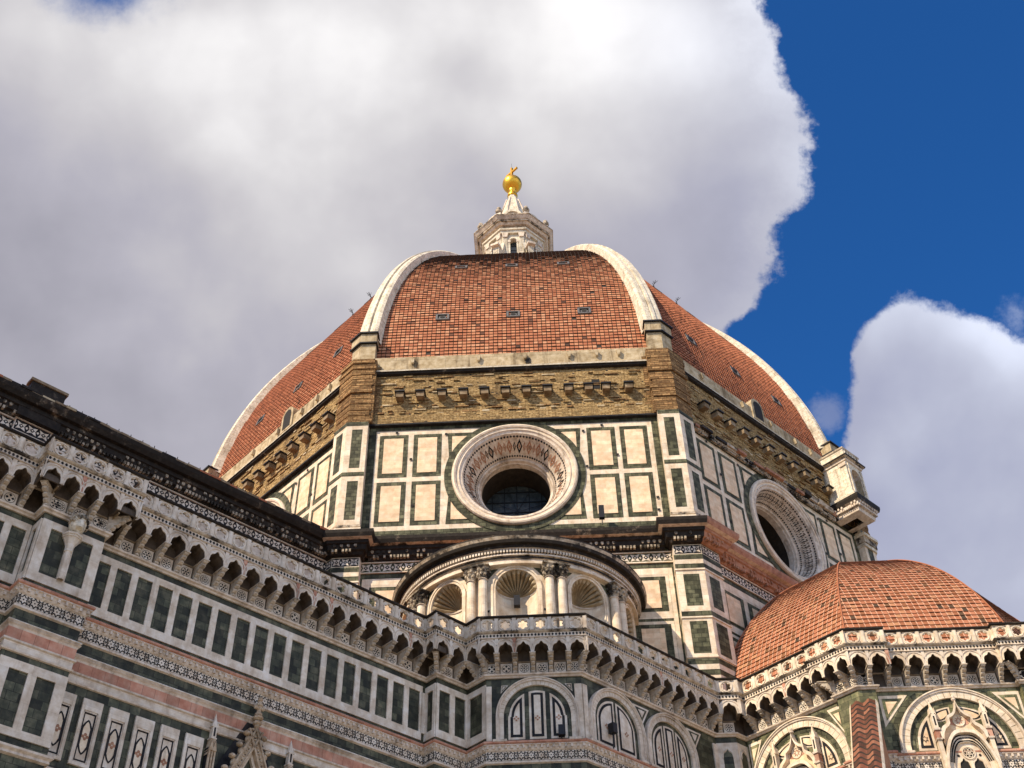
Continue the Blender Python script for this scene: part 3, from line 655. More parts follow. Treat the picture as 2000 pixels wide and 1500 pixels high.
    for i, (a_, b_) in enumerate(zip(prof, prof[1:])):
        m_ = 'carved' if i == 6 else mt
        for q in (0, 1):
            pl = [corner_plan(k, 27.75+p[0]*1.1, AP-.2, 1.46+p[0]*.9) for p in (a_, b_)]
            for j in ((0, 1) if q == 0 else (2, 3)):
                m2 = m_ if not (i != 6) else ('redstone' if (k+q == 1 and j in (1, 2)) or (k == 0 and q == 1) else 'soot')
                mb.face([pl[0][j]+V((0, 0, a_[1])), pl[0][j+1]+V((0, 0, a_[1])), pl[1][j+1]+V((0, 0, b_[1])), pl[1][j]+V((0, 0, b_[1]))], m2)
    mb.face([p+V((0, 0, 44.74)) for p in corner_plan(k, 27.75, AP-.2, 1.46)], 'soot')
    for q in (0, 1):
        fq = Fr(nrm(k+q), 27.75); h = 27.75*T8
        if k+q in (-1, 0, 1): cornice_bits(mb, fq, *((9.75, h) if q == 0 else (-h, -9.75)), .5, 43.24, 'capstone' if k+q != 1 else 'redstone')
    mb.build('pier_cornice', dome)
f = Fr(nrm(1), AP); mb = MB(); rnd = random.Random(91); u = -9.4
while u < 7.2:
    q = rnd.uniform(.4, 1.3)
    if u > 2 or rnd.random() < .75:
        hh = .75 if u > 2.5 else .38
        slab(mb, f, u, u+q-.03, 54.15, 54.15+hh*.4, 0, .25+rnd.uniform(0, .1), 'sootlight'); slab(mb, f, u, u+q-.03, 54.15+hh*.4, 54.15+hh, 0, .45+rnd.uniform(-.1, .2), rnd.choice(['soot', 'redstone', 'sootlight']))
    u += q
cornice_bits(mb, f, -9, 7, .3, 53.95, 'capstone', .7)
mb.build('cornice_remains', dome)
mb = MB(); corner_prism(mb, 1, 27.72, AP-.2, 1.3, 52.9, 53.2, 'ribstone'); corner_prism(mb, 1, 27.8, AP-.2, 1.36, 53.2, 53.75, 'capstone'); corner_prism(mb, 1, 27.95, AP-.2, 1.45, 53.75, 54.0, 'ribstone'); mb.build('capital', dome)
# small dormer on the left face and on the right face, above the parapet
for k, u in ((-1, 2.2), (1, -.4)):
    f = Fr(nrm(k), AP); mb = MB(); A = arc(u, 61.5, .55, 0, pi, 10)
    prism(mb, f, [(u-.75, 60.0)]+[(u-.75, 61.5)]+arc(u, 61.5, .75, pi, 0, 10)+[(u+.75, 61.5), (u+.75, 60.0)], -1.5, .1, 'plaster')
    mb.face([f(*p, .12) for p in [(u-.5, 60.2)]+arc(u, 61.5, .5, pi, 0, 10)+[(u+.5, 60.2)]], 'shadowhole'); mb.build('dormer', dome)
# ------------------------------------------------------------------ lantern on the dome
lan = thing('lantern', 'white marble lantern crowning the big dome, with golden ball and cross', 'lantern', (0, 0, 92))
mb = MB(); octprism(mb, (0, 0), 4.9, 91.2, 4.9, 93.2, 'ribstone'); octprism(mb, (0, 0), 5.2, 93.2, 5.2, 93.6, 'sootlight'); mb.build('platform', lan)
mb = MB()
for k in range(8):
    f = Fr(nrm(k), 3.05); h = 3.05*T8
    A = [(-.36, 93.6), (-.36, 102.05)]+arc(0, 102.05, .36, pi, 0, 10)[1:]+[(.36, 93.6)]
    rect(mb, f, -h, -.36, 93.6, 104.2, 0, 'ribstone'); rect(mb, f, .36, h, 93.6, 104.2, 0, 'ribstone')
    tp = arc(0, 102.05, .36, pi, 0, 10); band(mb, f, tp, [(p[0], 104.2) for p in tp], 0, 'ribstone')
    for a, b in zip(A, A[1:]): mb.face([f(*a, 0), f(*b, 0), f(*b, -.7), f(*a, -.7)], 'carved')
    ring(mb, f, 0, 102.05, .38, .56, .1, 'ribstone', 0, 0, pi, 14)
    for s in (-1, 1):
        slab(mb, f, s*.47-.1, s*.47+.1, 93.6, 102.05, 0, .12, 'ribstone'); slab(mb, f, s*.47-.15, s*.47+.15, 101.7, 102.05, 0, .18, 'carved')
        # fluted pilasters with capitals
        for q in range(4): slab(mb, f, s*.92-.24+q*.13, s*.92-.24+q*.13+.08, 93.6, 102.5, 0, .17, 'ribstone')
        slab(mb, f, s*.92-.28, s*.92+.28, 93.6, 102.5, 0, .13, 'ribstone'); prism(mb, f, [(s*.92-.24, 102.5), (s*.92+.24, 102.5), (s*.92+.36, 103.15), (s*.92-.36, 103.15)], 0, .3, 'carved')
mb.build('shaft', lan)
mb = MB()
for k in range(8):
    f = Fr(nrm(k), 2.5); rect(mb, f, -.5, .5, 93.6, 102.6, 0, 'glass')
    for z in range(12): slab(mb, f, -.4, .4, 94+z*.7, 94.04+z*.7, 0, .04, 'iron')
mb.build('window', lan)
for k in range(8):      # volute buttresses at the corners
    a = R_(-90+45*k+22.5); f = Fr((-sin(a), cos(a)), .0); mb = MB()
    pts = [(-3.2, 93.6), (-5.0, 93.6), (-5.0, 99.3)]+[(-4.55-.45*cos(t), 99.5+.5*sin(t)) for t in [i*pi/8 for i in range(9)]]+[(-3.85, 100.2), (-3.5, 101.2), (-3.2, 102.2)]
    ff = Fr((-sin(a), cos(a)), -.34); prism(mb, ff, [(-u, z) for u, z in pts] if ff.r.dot(V((cos(a), sin(a), 0))) > 0 else pts, 0, .68, 'ribstone')
    N = V((cos(a), sin(a), 0)); 
    for s in (-1, 1):
        for q in range(3):
            c = N*(4.95)+V((-sin(a), cos(a), 0))*(.2*(q-1)); tube(mb, [c+V((0, 0, 93.8)), c+V((0, 0, 99.1))], .07, 'ribstone', 6)
    box(mb, N*4.95+V((0, 0, 99.4)), (.9, .9, .3), 'carved', Matrix.Rotation(a, 4, 'Z'))
    mb.build('buttress', lan)
mb = MB()
for z0, a0, z1, a1, m in ((103.15, 3.35, 103.5, 3.42, 'ribstone'), (103.5, 3.55, 103.7, 3.6, 'ribstone'), (103.7, 3.35, 104.1, 3.4, 'carved'), (104.1, 3.75, 104.35, 3.95, 'carved'), (104.35, 4.1, 104.55, 4.15, 'sootlight'), (104.55, 4.2, 104.95, 4.5, 'carved'), (104.95, 4.55, 105.08, 4.55, 'sootlight')): octprism(mb, (0, 0), a0, z0, a1, z1, m)
mb.build('cornice', lan)
mb = MB(); octprism(mb, (0, 0), 2.7, 105.08, 2.5, 106.0, 'ribstone'); octprism(mb, (0, 0), 2.35, 106, .66, 112.9, 'ribstone'); octprism(mb, (0, 0), .55, 112.9, .42, 114.2, 'ribstone')
for k in range(8):
    a = R_(-90+45*k+22.5); N = V((cos(a), sin(a), 0)); tube(mb, [N*2.52+V((0, 0, 106)), N*.75+V((0, 0, 112.9))], .13, 'carved', 6)
    f = Fr(nrm(k), 3.0); ring(mb, f, 0, 106.1, .72, 1.05, .5, 'ribstone', -.4, 0, pi, 14, 'carved'); ring(mb, f, 0, 106.1, .45, .72, .3, 'carved', -.4, 0, pi, 14); slab(mb, f, -1.05, 1.05, 105.08, 106.1, -.5, .5, 'ribstone')
    mb.face([f(*p, .1) for p in arc(0, 106.1, .45, 0, pi, 12)], 'sootlight')
mb.build('spire', lan)
fin = None
for k in range(8):
    a = R_(-90+45*k+22.5); N = V((cos(a), sin(a), 0)); c = N*4.05
    if fin is None:
        mb = MB(); box(mb, (0, 0, .35), (.75, .75, .7), 'carved'); lathe(mb, (0, 0, 0), [(.3, .7), (.18, .85), (.16, 1.0), (.36, 1.2), (.42, 1.42), (.36, 1.6), (.2, 1.68), (.27, 1.8), (.24, 1.98), (.1, 2.12), (.0, 2.2)], 'sootlight', 12)
        fin = mb.build('finial', lan); fin.matrix_basis = Matrix.Translation(c+V((0, 0, 105.08)))@Matrix.Rotation(a, 4, 'Z'); 
    else: copy_part(fin, lan, None, Matrix.Translation(c+V((0, 0, 105.08)))@Matrix.Rotation(a, 4, 'Z'))
mb = MB(); lathe(mb, (0, 0, 0), [(.5, 113.75), (.62, 113.9), (.62, 114.1), (.42, 114.3), (.36, 114.65), (.45, 114.9), (.5, 115.2)], 'gold', 24)
lathe(mb, (0, 0, 116.3), [(1.19*sin(t), -1.19*cos(t)) for t in [i*pi/24 for i in range(25)]], 'gold', 40)
mb.build('golden_ball', lan, True)
mb = MB(); box(mb, (0, 0, 118.45), (.24, .24, 2.2), 'gold', Matrix.Rotation(R_(45), 4, 'Z')); box(mb, (0, 0, 118.75), (1.9, .22, .24), 'gold', Matrix.Rotation(R_(-45), 4, 'Z')); tube(mb, [(0, 0, 119.4), (0, 0, 120.5)], .02, 'iron', 4)
for s in (-1, 1): box(mb, V((s*.62, -s*.62, 118.75)), (.12, .24, .26), 'gold', Matrix.Rotation(R_(-45), 4, 'Z'))
mb.build('cross', lan)

# ------------------------------------------------------------------ nave: tall wall above the aisle
nave = thing('nave', 'high nave wall with blackened cornice and lozenge frieze behind the parapet', 'church nave', (-35, -35, 0))
f = Fr(nS, 10.85); U0, U1 = -62., -20.
mb = MB(); rect(mb, f, U0, U1, 0, 42.4, 0, 'greendim')
for i in range(20): slab(mb, f, U0+2*i, U0+2*i+.5, 32, 42, 0, .04, 'whitedim')
slab(mb, f, U0, U1, 41.5, 42.0, 0, .05, 'whitedim')
mb.build('nave_wall', nave)
mb = MB(); rect(mb, f, U0, U1, 42.3, 43.2, .03, 'black'); frieze(mb, f, U0, -48.3, 42.46, 43.1, .05); frieze(mb, f, -46.1, U1, 42.46, 43.1, .05)
slab(mb, f, U0, U1, 43.1, 43.2, 0, .12, 'carved'); slab(mb, f, U0, U1, 42.34, 42.46, 0, .12, 'carved')
mb.build('frieze', nave)
mb = MB(); slab(mb, f, -48.25, -46.2, 31, 43.2, 0, .22, 'carved'); rect(mb, f, -48.2, -46.25, 42.46, 43.14, .225, 'black'); frieze(mb, f, -48.17, -46.28, 42.5, 43.1, .24); slab(mb, f, -48.3, -46.15, 43.14, 43.25, 0, .3, 'carved'); mb.build('pilaster', nave)
mb = MB(); prof = [(0, 43.16), (.18, 43.2), (.26, 43.36), (.42, 43.42), (.5, 43.72), (.62, 43.78), (.66, 44.0), (.9, 44.04), (1.06, 44.28), (1.14, 44.5), (.9, 44.52)]
for i, (a_, b_) in enumerate(zip(prof, prof[1:])):
    mb.face([f(U0, a_[1], a_[0]), f(U1, a_[1], a_[0]), f(U1, b_[1], b_[0]), f(U0, b_[1], b_[0])], 'soot', [(U0, i), (U1, i), (U1, i+1), (U0, i+1)])
cornice_bits(mb, f, U0, -20, .44, 43.24, 'capstone'); prism(mb, Fr(nS, 10.85), [(-48.4, 43.2), (-46, 43.2), (-46, 43.75), (-48.4, 43.75)], .2, .6, 'soot')
mb.build('cornice', nave)
mb = MB(); rnd = random.Random(3); u = U0
while u < U1:
    q = rnd.uniform(.5, .9); slab(mb, f, u, u+q-.02, 44.5, 44.62+rnd.uniform(0, .04), .6, 1.15+rnd.uniform(-.04, .05), rnd.choice(['beam', 'tile', 'beam', 'plaster', 'soot'])); u += q
mb.face([f(U0, 44.6, 1.1), f(U1, 44.6, 1.1), f(U1, 50.0, -10.85), f(U0, 50.0, -10.85)], 'tile')
fn = Fr((-S, S), 12.); mb.face([fn(-U0, 44.6, 0), fn(-U1, 44.6, 0), fn(-U1, 50., -12), fn(-U0, 50., -12)], 'tile'); rect(mb, fn, -U1, -U0, 0, 44.6, 0, 'whitedim')
mb.face([Fr(nW, 62)(u, z) for u, z in ((-12, 0), (11, 0), (11, 44.5), (0, 50), (-12, 44.5))], 'whitedim')
mb.build('roof', nave)
mb = MB(); slab(mb, f, -48.3, -46.35, 44.55, 45.25, .55, 1.12, 'soot'); slab(mb, f, -48.4, -46.25, 45.25, 45.42, .5, 1.2, 'beam'); mb.build('roof_block', nave)
mb = MB()
for i in range(16): tube(mb, [f(-46+i*.75, 44.6, 1.12), f(-46+i*.75, 44.76, 1.12)], .025, 'iron', 4)
mb.build('spike', nave)

# ------------------------------------------------------------------ lower walls: aisle, sacristy and apse share one running gallery
E_ = (S, S)
LN = [(nS, 22.2), (nW, 48.9), (nS, 23.), (E_, -46.25), (nS, 22.2), (nW, 28.4), (nS, 22.97), (nW, 26.4), (nF, 35.92), (nS, 27.7), (nF, 28.7), (nS, 28.48), (nW, 11.2), ((-S, S), -34.6), (nW, 11.45), (nF, 33.45), ((1, 0), 18.15), (nF, 33.15), ((-1, 0), -25.45), (nF, 33.45), (nS, 42.55), (E_, 5.), (nS, 42.3)]
PT = Path(LN, -64., 8.)
aisle = thing('aisle', 'long shaded aisle wall with green panels, star frieze and bracketed gallery', 'church aisle', (-25, -45, 0))
sacr = thing('sacristy', 'shaded marble block with round blind arches below the shell-niched exedra', 'building', (3, -34, 0))
apse = thing('apse', 'sunlit polygonal apse with its own red tiled half dome', 'church apse', (22, -22, 0))
OWN = [aisle]*7+[sacr]*5+[apse]*11
SHADED = [o is not apse for o in OWN]  # shaded walls take darker copies of the marbles, the sunlit apse lighter ones
def builders(): return {id(o): MB() for o in (aisle, sacr, apse)}
def per(b): return [b[id(o)] for o in OWN]
def done(b, name, **kw):
    for o in (aisle, sacr, apse): b[id(o)].build(name, o, **kw)
# base walls
b = builders(); mbs = per(b)
for i in range(len(LN)):
    f = PT.fr[i]; u0, u1 = PT.span(i, 0); g_ = 'greenlit' if not SHADED[i] else 'greendim'
    rect(mbs[i], f, u0, u1, 26.5, 30, 0, g_); rect(mbs[i], f, u0, u1, 30, 32, 0, 'soffit'); rect(mbs[i], f, u0, u1, 0, 26.5, 0, g_)  # wall behind the brackets painted dark for the gallery's shade
done(b, 'wall')
# string course, mouldings and bands below
b = builders(); mbs = per(b); sweep(PT, mbs, [(0, 29.93), (.08, 29.93), (.12, 30.0), (.2, 30.03), (.22, 30.1), (.1, 30.14), (0, 30.14)], 'carved'); done(b, 'string_course')
b = builders(); mbs = per(b)
sweep(PT, mbs, [(0, 26.62), (.2, 26.6), (.27, 26.54), (.27, 26.47), (.2, 26.43)], 'pink')
sweep(PT, mbs, [(.2, 26.43), (.22, 26.38), (.15, 26.34), (.1, 26.18), (.03, 26.12)], 'carved')
for i in range(len(LN)):
    f = PT.fr[i]; u0, u1 = PT.span(i, .2)
    n = int((u1-u0)/.28)
    for j in range(n):
        c = u0+(u1-u0)*(j+.5)/n; slab(mbs[i], f, c-.05, c+.05, 26.22, 26.36, .1, .21, 'carved')
done(b, 'cornice')
def star_band(mb, f, u0, u1, z0, z1, d):
    rect(mb, f, u0, u1, z0, z1, d, 'whitedim'); h = z1-z0; p = h*.95; n = max(1, round((u1-u0)/p)); p = (u1-u0)/n; zc = z0+h*.5; e = d+.012
    def st(c, r0, r1, m, dd): mb.face([f(c+(r0 if j % 2 == 0 else r1)*cos(pi/2+j*pi/6), zc+(r0 if j % 2 == 0 else r1)*sin(pi/2+j*pi/6), dd) for j in range(12)], m)
    for i in range(n):
        c = u0+p*(i+.5)
        st(c, h*.49, h*.31, 'black', e); st(c, h*.345, h*.2, 'whitedim', e+.008); disc(mb, f, c, zc, h*.07, e+.016, 'black', 6)
        for s in (-1, 1):
            x = c+s*p*.5
            mb.face([f(x-s*.13*p, zc+h*.02, e), f(x-s*.02*p, zc+h*.14, e), f(x-s*.02*p, zc-h*.14, e)], 'black')
            for t in (-1, 1):
                q = [(x-s*.22*p, zc+t*h*.30), (x-s*.02*p, zc+t*h*.24), (x-s*.02*p, zc+t*h*.33), (x-s*.2*p, zc+t*h*.42)]; mb.face([f(*k, e) for k in q], 'black')
    rect(mb, f, u0, u1, z0, z0+h*.03, e, 'black')
b = builders(); mbs = per(b)
for i in range(len(LN)):
    f = PT.fr[i]; u0, u1 = PT.span(i, .03); star_band(mbs[i], f, u0, u1, 25.66, 26.14, .03)
    n = max(1, int((u1-u0)/.17))
    for j in range(n):
        c = u0+(u1-u0)*(j+.5)/n; mbs[i].face([f(c-.05, 26.15, .045), f(c, 26.1, .045), f(c+.05, 26.15, .045), f(c, 26.2, .045)], 'black')
done(b, 'star_frieze')
b = builders(); mbs = per(b)
sweep(PT, mbs, [(.03, 25.66), (.1, 25.63), (.1, 25.54), (0, 25.5)], 'carved')
sweep(PT, mbs, [(0, 25.02), (.14, 24.98), (.16, 24.93)], 'whitedim'); sweep(PT, mbs, [(.16, 24.93), (.1, 24.88), (.15, 24.84), (.08, 24.78), (.05, 24.7)], 'carved')
sweep(PT, mbs, [(.05, 24.7), (.03, 24.26)], 'pink'); sweep(PT, mbs, [(.03, 24.26), (.12, 24.24), (.12, 24.17), (.04, 24.14)], 'carved'); sweep(PT, mbs, [(.04, 24.14), (.04, 23.86)], 'whitedim'); sweep(PT, mbs, [(.04, 23.86), (.1, 23.84), (.08, 23.78), (0, 23.76)], 'carved')
done(b, 'moulding')
# ---- gallery on brackets
GD = .8
def arch_h(t):
    t = abs(t)
    return .64-.2*(t/.36)**1.8 if t < .36 else .47*sqrt(max(0, 1-((t-.36)/.64)**2.4))
def bracket_mesh(parent, name='bracket'):
    mb = MB(); f = Fr(nF, 0); prof = [(0, 30.12), (.12, 30.14), (.17, 30.2), (.15, 30.28), (.24, 30.3), (.31, 30.36), (.29, 30.45), (.40, 30.46), (.48, 30.52), (.46, 30.6), (.58, 30.61), (.67, 30.66), (.68, 30.74), (.80, 30.77), (.84, 30.84), (.84, 30.87), (0, 30.87)]
    h = .105
    for s in (-h, h): mb.face([f(s, z, d) for d, z in prof], 'bracketstone')
    for a_, c_ in zip(prof, prof[1:]): mb.face([f(-h, a_[1], a_[0]), f(h, a_[1], a_[0]), f(h, c_[1], c_[0]), f(-h, c_[1], c_[0])], 'bracketstone')
    for d, z in ((.16, 30.22), (.3, 30.39), (.47, 30.55), (.68, 30.69)):      # rolled leaf ends
        lathe_ball(mb, f(0, z, d), (.085, .06, .06), 'bracketstone')
    slab(mb, f, -.15, .15, 30.84, 30.9, 0, .88, 'bracketstone')
    return mb
def lathe_ball(mb, c, r, mat, n=8, m=5):
    for j in range(m):
        for i in range(n):
            q = []
            for a, e in ((i, j), (i+1, j), (i+1, j+1), (i, j+1)):
                t, p = 2*pi*a/n, pi*e/m-pi/2; q.append(V(c)+V((r[0]*cos(t)*cos(p), r[1]*sin(t)*cos(p), r[2]*sin(p))))
            mb.face(q, mat)
stone('bracketstone', [(.36, .29, .22), (.52, .44, .35), (.62, .55, .46)], None, stain=(.05, .035, .02), stain_amt=.5, streak=.5, bump=.6, nscale=2.5)
BR = {}
def place_bracket(o, pos, n):
    M = Matrix.Translation(pos)@Matrix.Rotation(atan2(n[1], n[0])+pi/2, 4, 'Z')
    if id(o) not in BR: x = bracket_mesh(o).build('bracket', o); BR[id(o)] = x; x.matrix_basis = M
    else: copy_part(BR[id(o)], o, None, M)
bf, bp, bs, bc_, br_, bw = (builders() for _ in range(6))
F_, P_, S_, C_, R2, W_ = (per(x) for x in (bf, bp, bs, bc_, br_, bw))
ROS = random.Random(11)
def rosette(mb, f, uc, z0, s, d):
    slab(mb, f, uc-s/2, uc+s/2, z0, z0+s, 0, d, 'whitedim'); zc = z0+s/2; k = ROS.choice([6, 8, 8, 4, 12]); r = s*.4
    disc(mb, f, uc, zc, r, d+.006, 'black', 20); disc(mb, f, uc, zc, r*.9, d+.012, 'whitedim', 20)
    for i in range(k):
        a = 2*pi*i/k; b_ = pi/k*.62; q = [(uc+r*x*cos(a+y), zc+r*x*sin(a+y)) for x, y in ((.22, 0), (.62, -b_), (.84, 0), (.62, b_))]; mb.face([f(*p, d+.018) for p in q], 'black')
    if k > 4: disc(mb, f, uc, zc, r*.2, d+.02, 'black', 8)
def lobes(uc, zc, r, n=48, k=6): return [(uc+r*(.72+.28*abs(sin(k/2*t+pi/2*(k % 2))))*cos(t), zc+r*(.72+.28*abs(sin(k/2*t+pi/2*(k % 2))))*sin(t)) for t in [2*pi*i/n for i in range(n)]]
for i in range(len(LN)):
    f = PT.fr[i]; o = OWN[i]; ua, ub = PT.span(i, GD); L = ub-ua; wa, wb = PT.span(i, 0)
    if L < .05: continue
    nb = max(1, round(L/.94)); bwid = L/nb; hw = min(.39, bwid*.42); small = L < .5
    mt = 'whitedim' if SHADED[i] else 'white'
    for j in range(nb):
        u0, u1 = ua+bwid*j, ua+bwid*(j+1); c = (u0+u1)/2
        if small: rect(F_[i], f, u0, u1, 30.87, 31.74, GD, mt); rect(P_[i], f, u0, u1, 32.12, 32.86, GD, mt); rect(P_[i], f, u0, u1, 32.12, 32.86, GD-.12, mt); continue
        # arcade face with cusped arch and its barrel back to the wall
        m = F_[i]; N = 14; tp = [(c+hw*(2*k/N-1), 30.87+arch_h(2*k/N-1)) for k in range(N+1)]
        band(m, f, tp, [(p[0], 31.74) for p in tp], GD, mt); rect(m, f, u0, tp[0][0], 30.87, 31.74, GD, mt); rect(m, f, tp[-1][0], u1, 30.87, 31.74, GD, mt)
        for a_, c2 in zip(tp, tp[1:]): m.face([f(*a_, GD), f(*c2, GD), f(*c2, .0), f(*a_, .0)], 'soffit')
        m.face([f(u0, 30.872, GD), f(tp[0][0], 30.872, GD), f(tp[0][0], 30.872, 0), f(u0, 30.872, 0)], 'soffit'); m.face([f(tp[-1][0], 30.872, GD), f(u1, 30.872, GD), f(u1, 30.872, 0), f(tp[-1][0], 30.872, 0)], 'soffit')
        out_ = [(c+(p[0]-c)*1.12, 30.87+(p[1]-30.87)*1.0+.07*(1 if 0 < k < N else 0)) for k, p in enumerate(tp)]; band(m, f, tp, out_, GD+.05, mt, GD)
        o2 = [(c+hw*1.32*cos(pi-pi*k/N), 30.87+.76*sin(pi*k/N)**.8) for k in range(N+1)]; o3 = [(c+hw*1.44*cos(pi-pi*k/N), 30.87+.82*sin(pi*k/N)**.8) for k in range(N+1)]; band(m, f, o2, o3, GD+.035, 'carved', GD)
        for s in (-1, 1):
            q = [(c+s*hw*1.4, 31.7), (c+s*hw*.75, 31.7), (c+s*hw*1.38, 31.42)]; m.face([f(*p, GD+.01) for p in q], 'soffit')
        # inlaid square and lunette on the wall between the brackets
        if wa+.15 < c < wb-.15 or True:
            rosette(W_[i], f, max(wa+.28, min(wb-.28, c)), 30.16, .58, .03) if wb-wa > .6 else None
            slab(W_[i], f, c-.33, c+.33, 30.76, 30.83, 0, .06, 'beam')
        # parapet panel with lobed opening
        m = P_[i]; zc = 32.49; r = min(.285, bwid*.33)
        holeplate(m, f, u0, u1, 32.12, 32.86, lobes(c, zc, r*.94), GD, mt, .1); ring(m, f, c, zc, r, r*1.17, GD+.035, mt, GD, n=28)
        for a in range(4):
            x, y = c+r*1.02*cos(pi/4+a*pi/2), zc+r*1.02*sin(pi/4+a*pi/2); sx, sy = (1 if x > c else -1), (1 if y > zc else -1)
            q = [(c+sx*r*1.2, zc+sy*r*1.2), (c+sx*r*.86, zc+sy*r*1.2), (c+sx*r*1.2, zc+sy*r*.86)]; m.face([f(*p, GD+.006) for p in q], 'soffit')
        slab(m, f, u1-.1, u1+.1, 32.12, 32.86, GD, GD+.05, mt); slab(m, f, u1-.06, u1+.06, 32.16, 32.82, GD+.05, GD+.07, mt)
        slab(F_[i], f, u1-.09, u1+.09, 30.9, 31.74, GD, GD+.03, 'whitedim' if ROS.random() < .85 else 'pink')
    # small lozenge band
    n = max(1, int(L/.17))
    rect(S_[i], f, ua, ub, 31.74, 31.98, GD+.03, mt)
    for j in range(n):
        c = ua+L*(j+.5)/n; S_[i].face([f(c-.068, 31.86, GD+.04), f(c, 31.77, GD+.04), f(c+.068, 31.86, GD+.04), f(c, 31.95, GD+.04)], 'black' if ROS.random() < .92 else 'greendim')
    # brackets
    if not small:
        cvx0 = i > 0 and LN[i-1][0][0]*LN[i][0][1]-LN[i-1][0][1]*LN[i][0][0] > 0
        for j in range(0, nb+1):
            u = ua+bwid*j
            if wa+.06 < u < wb-.06: place_bracket(o, f(u, 0, 0), LN[i][0])
            elif j == 0 and cvx0 and i > 0:     # diagonal bracket on an outer corner
                d_ = V((*LN[i-1][0], 0))+V((*LN[i][0], 0)); d_.normalize(); place_bracket(o, PT.off(0)[i]+d_*-.02, (d_.x, d_.y))
sweep(PT, S_, [(GD, 31.7), (GD+.08, 31.72), (GD+.06, 31.76), (GD+.03, 31.76)], 'carved')
sweep(PT, C_, [(GD, 31.96), (GD+.1, 31.99), (GD+.16, 32.06), (GD+.12, 32.1), (GD+.04, 32.14), (GD, 32.14)], 'sootlight')
sweep(PT, C_, [(GD-.16, 32.84), (GD+.04, 32.84), (GD+.12, 32.9), (GD+.12, 32.97), (GD-.16, 33.0), (GD-.16, 32.84)], ['carved', 'soot', 'soot', 'soot', 'soot'])
sweep(PT, W_, [(-.3, 32.02), (GD, 32.02)], 'plaster')
done(bf, 'arcade'); done(bp, 'parapet'); done(bs, 'lozenge_band'); done(bc_, 'coping'); done(bw, 'inlay_band')
# roofs behind the gallery
mb = MB(); f = Fr(nS, 22.2); f2 = Fr(nS, 10.85)
mb.face([f(-64, 32.0, 0), f(-24, 32.0, 0), f2(-24, 37, 0), f2(-64, 37, 0)], 'tile'); mb.build('roof', aisle)
P0 = PT.off(-.3); mb = MB(); pts = [P0[8], P0[9], P0[10], P0[11], P0[12]]+[V((8, -24, 0)), V((-8, -24, 0))]; mb.face([p+V((0, 0, 32.01)) for p in pts], 'plaster'); mb.build('roof', sacr)
# ---- wall panels
b = builders(); mbs = per(b)
def green_windows(mb, f, u0, u1, n, z0=27.22, z1=29.3, zt=29.62, zb=26.82, post=.3, d=.07):
    slab(mb, f, u0, u1, z1, zt, 0, d, 'whitedim'); slab(mb, f, u0, u1, zb, z0, 0, d, 'whitedim'); w_ = (u1-u0)/n
    for i in range(n+1):
        a, c = u0+w_*i-post/2, u0+w_*i+post/2; a, c = max(a, u0), min(c, u1); slab(mb, f, a, c, z0, z1, 0, d, 'whitedim')
u0, u1 = PT.span(4, 0); green_windows(mbs[4], PT.fr[4], u0, u1-.28, 18)
slab(mbs[4], PT.fr[4], u1-.34, u1, 27.2, 29.3, 0, .07, 'whitedim')
u0, u1 = PT.span(0, 0); green_windows(mbs[0], PT.fr[0], u1-14.8, u1-.1, 16)
for i, n, ps in ((2, 2, .5), (5, 1, .34), (6, 2, .32), (7, 1, .5), (1, 1, .4)):
    u0, u1 = PT.span(i, 0)
    if i == 2: green_windows(mbs[i], PT.fr[i], u0, u1, 2, post=.34); slab(mbs[i], PT.fr[i], u0, u0+.42, 27.2, 29.3, 0, .072, 'whitedim'); slab(mbs[i], PT.fr[i], u1-.42, u1, 27.2, 29.3, 0, .072, 'whitedim')
    else: green_windows(mbs[i], PT.fr[i], u0, u1, n, post=ps)
# second row on the great buttress, inlaid panels along the aisle
f = PT.fr[2]; u0, u1 = PT.span(2, 0); green_windows(mbs[2], f, u0, u1, 2, 21.0, 23.14, 23.5, 20.7, .34); slab(mbs[2], f, u0, u0+.42, 21, 23.14, 0, .072, 'whitedim'); slab(mbs[2], f, u1-.42, u1, 21, 23.14, 0, .072, 'whitedim')
b3 = builders(); sweep(PT, per(b3), [(0, 20.4), (.2, 20.36), (.2, 20.28), (.1, 20.2), (.12, 20.1), (0, 20.05)], 'carved'); done(b3, 'moulding')
f = PT.fr[4]
def inlay(mb, f, c):
    w_ = .41; border(mb, f, c-w_, c+w_, 20.75, 23.36, .12, .1, 'whitedim', 0); slab(mb, f, c-.29, c+.29, 20.87, 23.24, 0, .03, 'whitedim')
    slab(mb, f, c-.3, c+.3, 22.92, 23.24, 0, .1, 'whitedim'); slab(mb, f, c-.29, c-.25, 20.87, 22.92, 0, .07, 'carved'); slab(mb, f, c+.25, c+.29, 20.87, 22.92, 0, .07, 'carved'); slab(mb, f, c-.29, c+.29, 22.86, 22.92, 0, .07, 'carved')
    border(mb, f, c-.25, c+.25, 20.95, 22.86, .06, .04, 'black'); z0, z1 = 21.2, 22.6; zc = (z0+z1)/2; H = (z1-z0)/2
    A, B = [], []
    for k in range(49):
        t = 2*pi*k/48; x, y = cos(t), sin(t)
        yy = abs(y); r = 1
        if yy < .55: px_, py_ = (.21 if x > 0 else -.21), y/.55*H*.62
        else:
            s = (yy-.55)/.45; px_ = (1 if x > 0 else -1)*(.21*(1-s)**.75*.86+.0); py_ = (1 if y > 0 else -1)*(H*.62+H*.38*s**.8)
        A.append((c+px_, zc+py_)); B.append((c+px_*.66, zc+py_*.88))
    mb.face([f(*p, .036) for p in B[:-1]], 'white'); band(mb, f, A, B, .042, 'black')
    for a in range(4):
        x, z = c+.085*cos(a*pi/2), 21.92+.085*sin(a*pi/2); q = arc(x, z, .066, 0, 2*pi, 8)[:-1]; mb.face([f(*p, .042) for p in q], 'redstone')
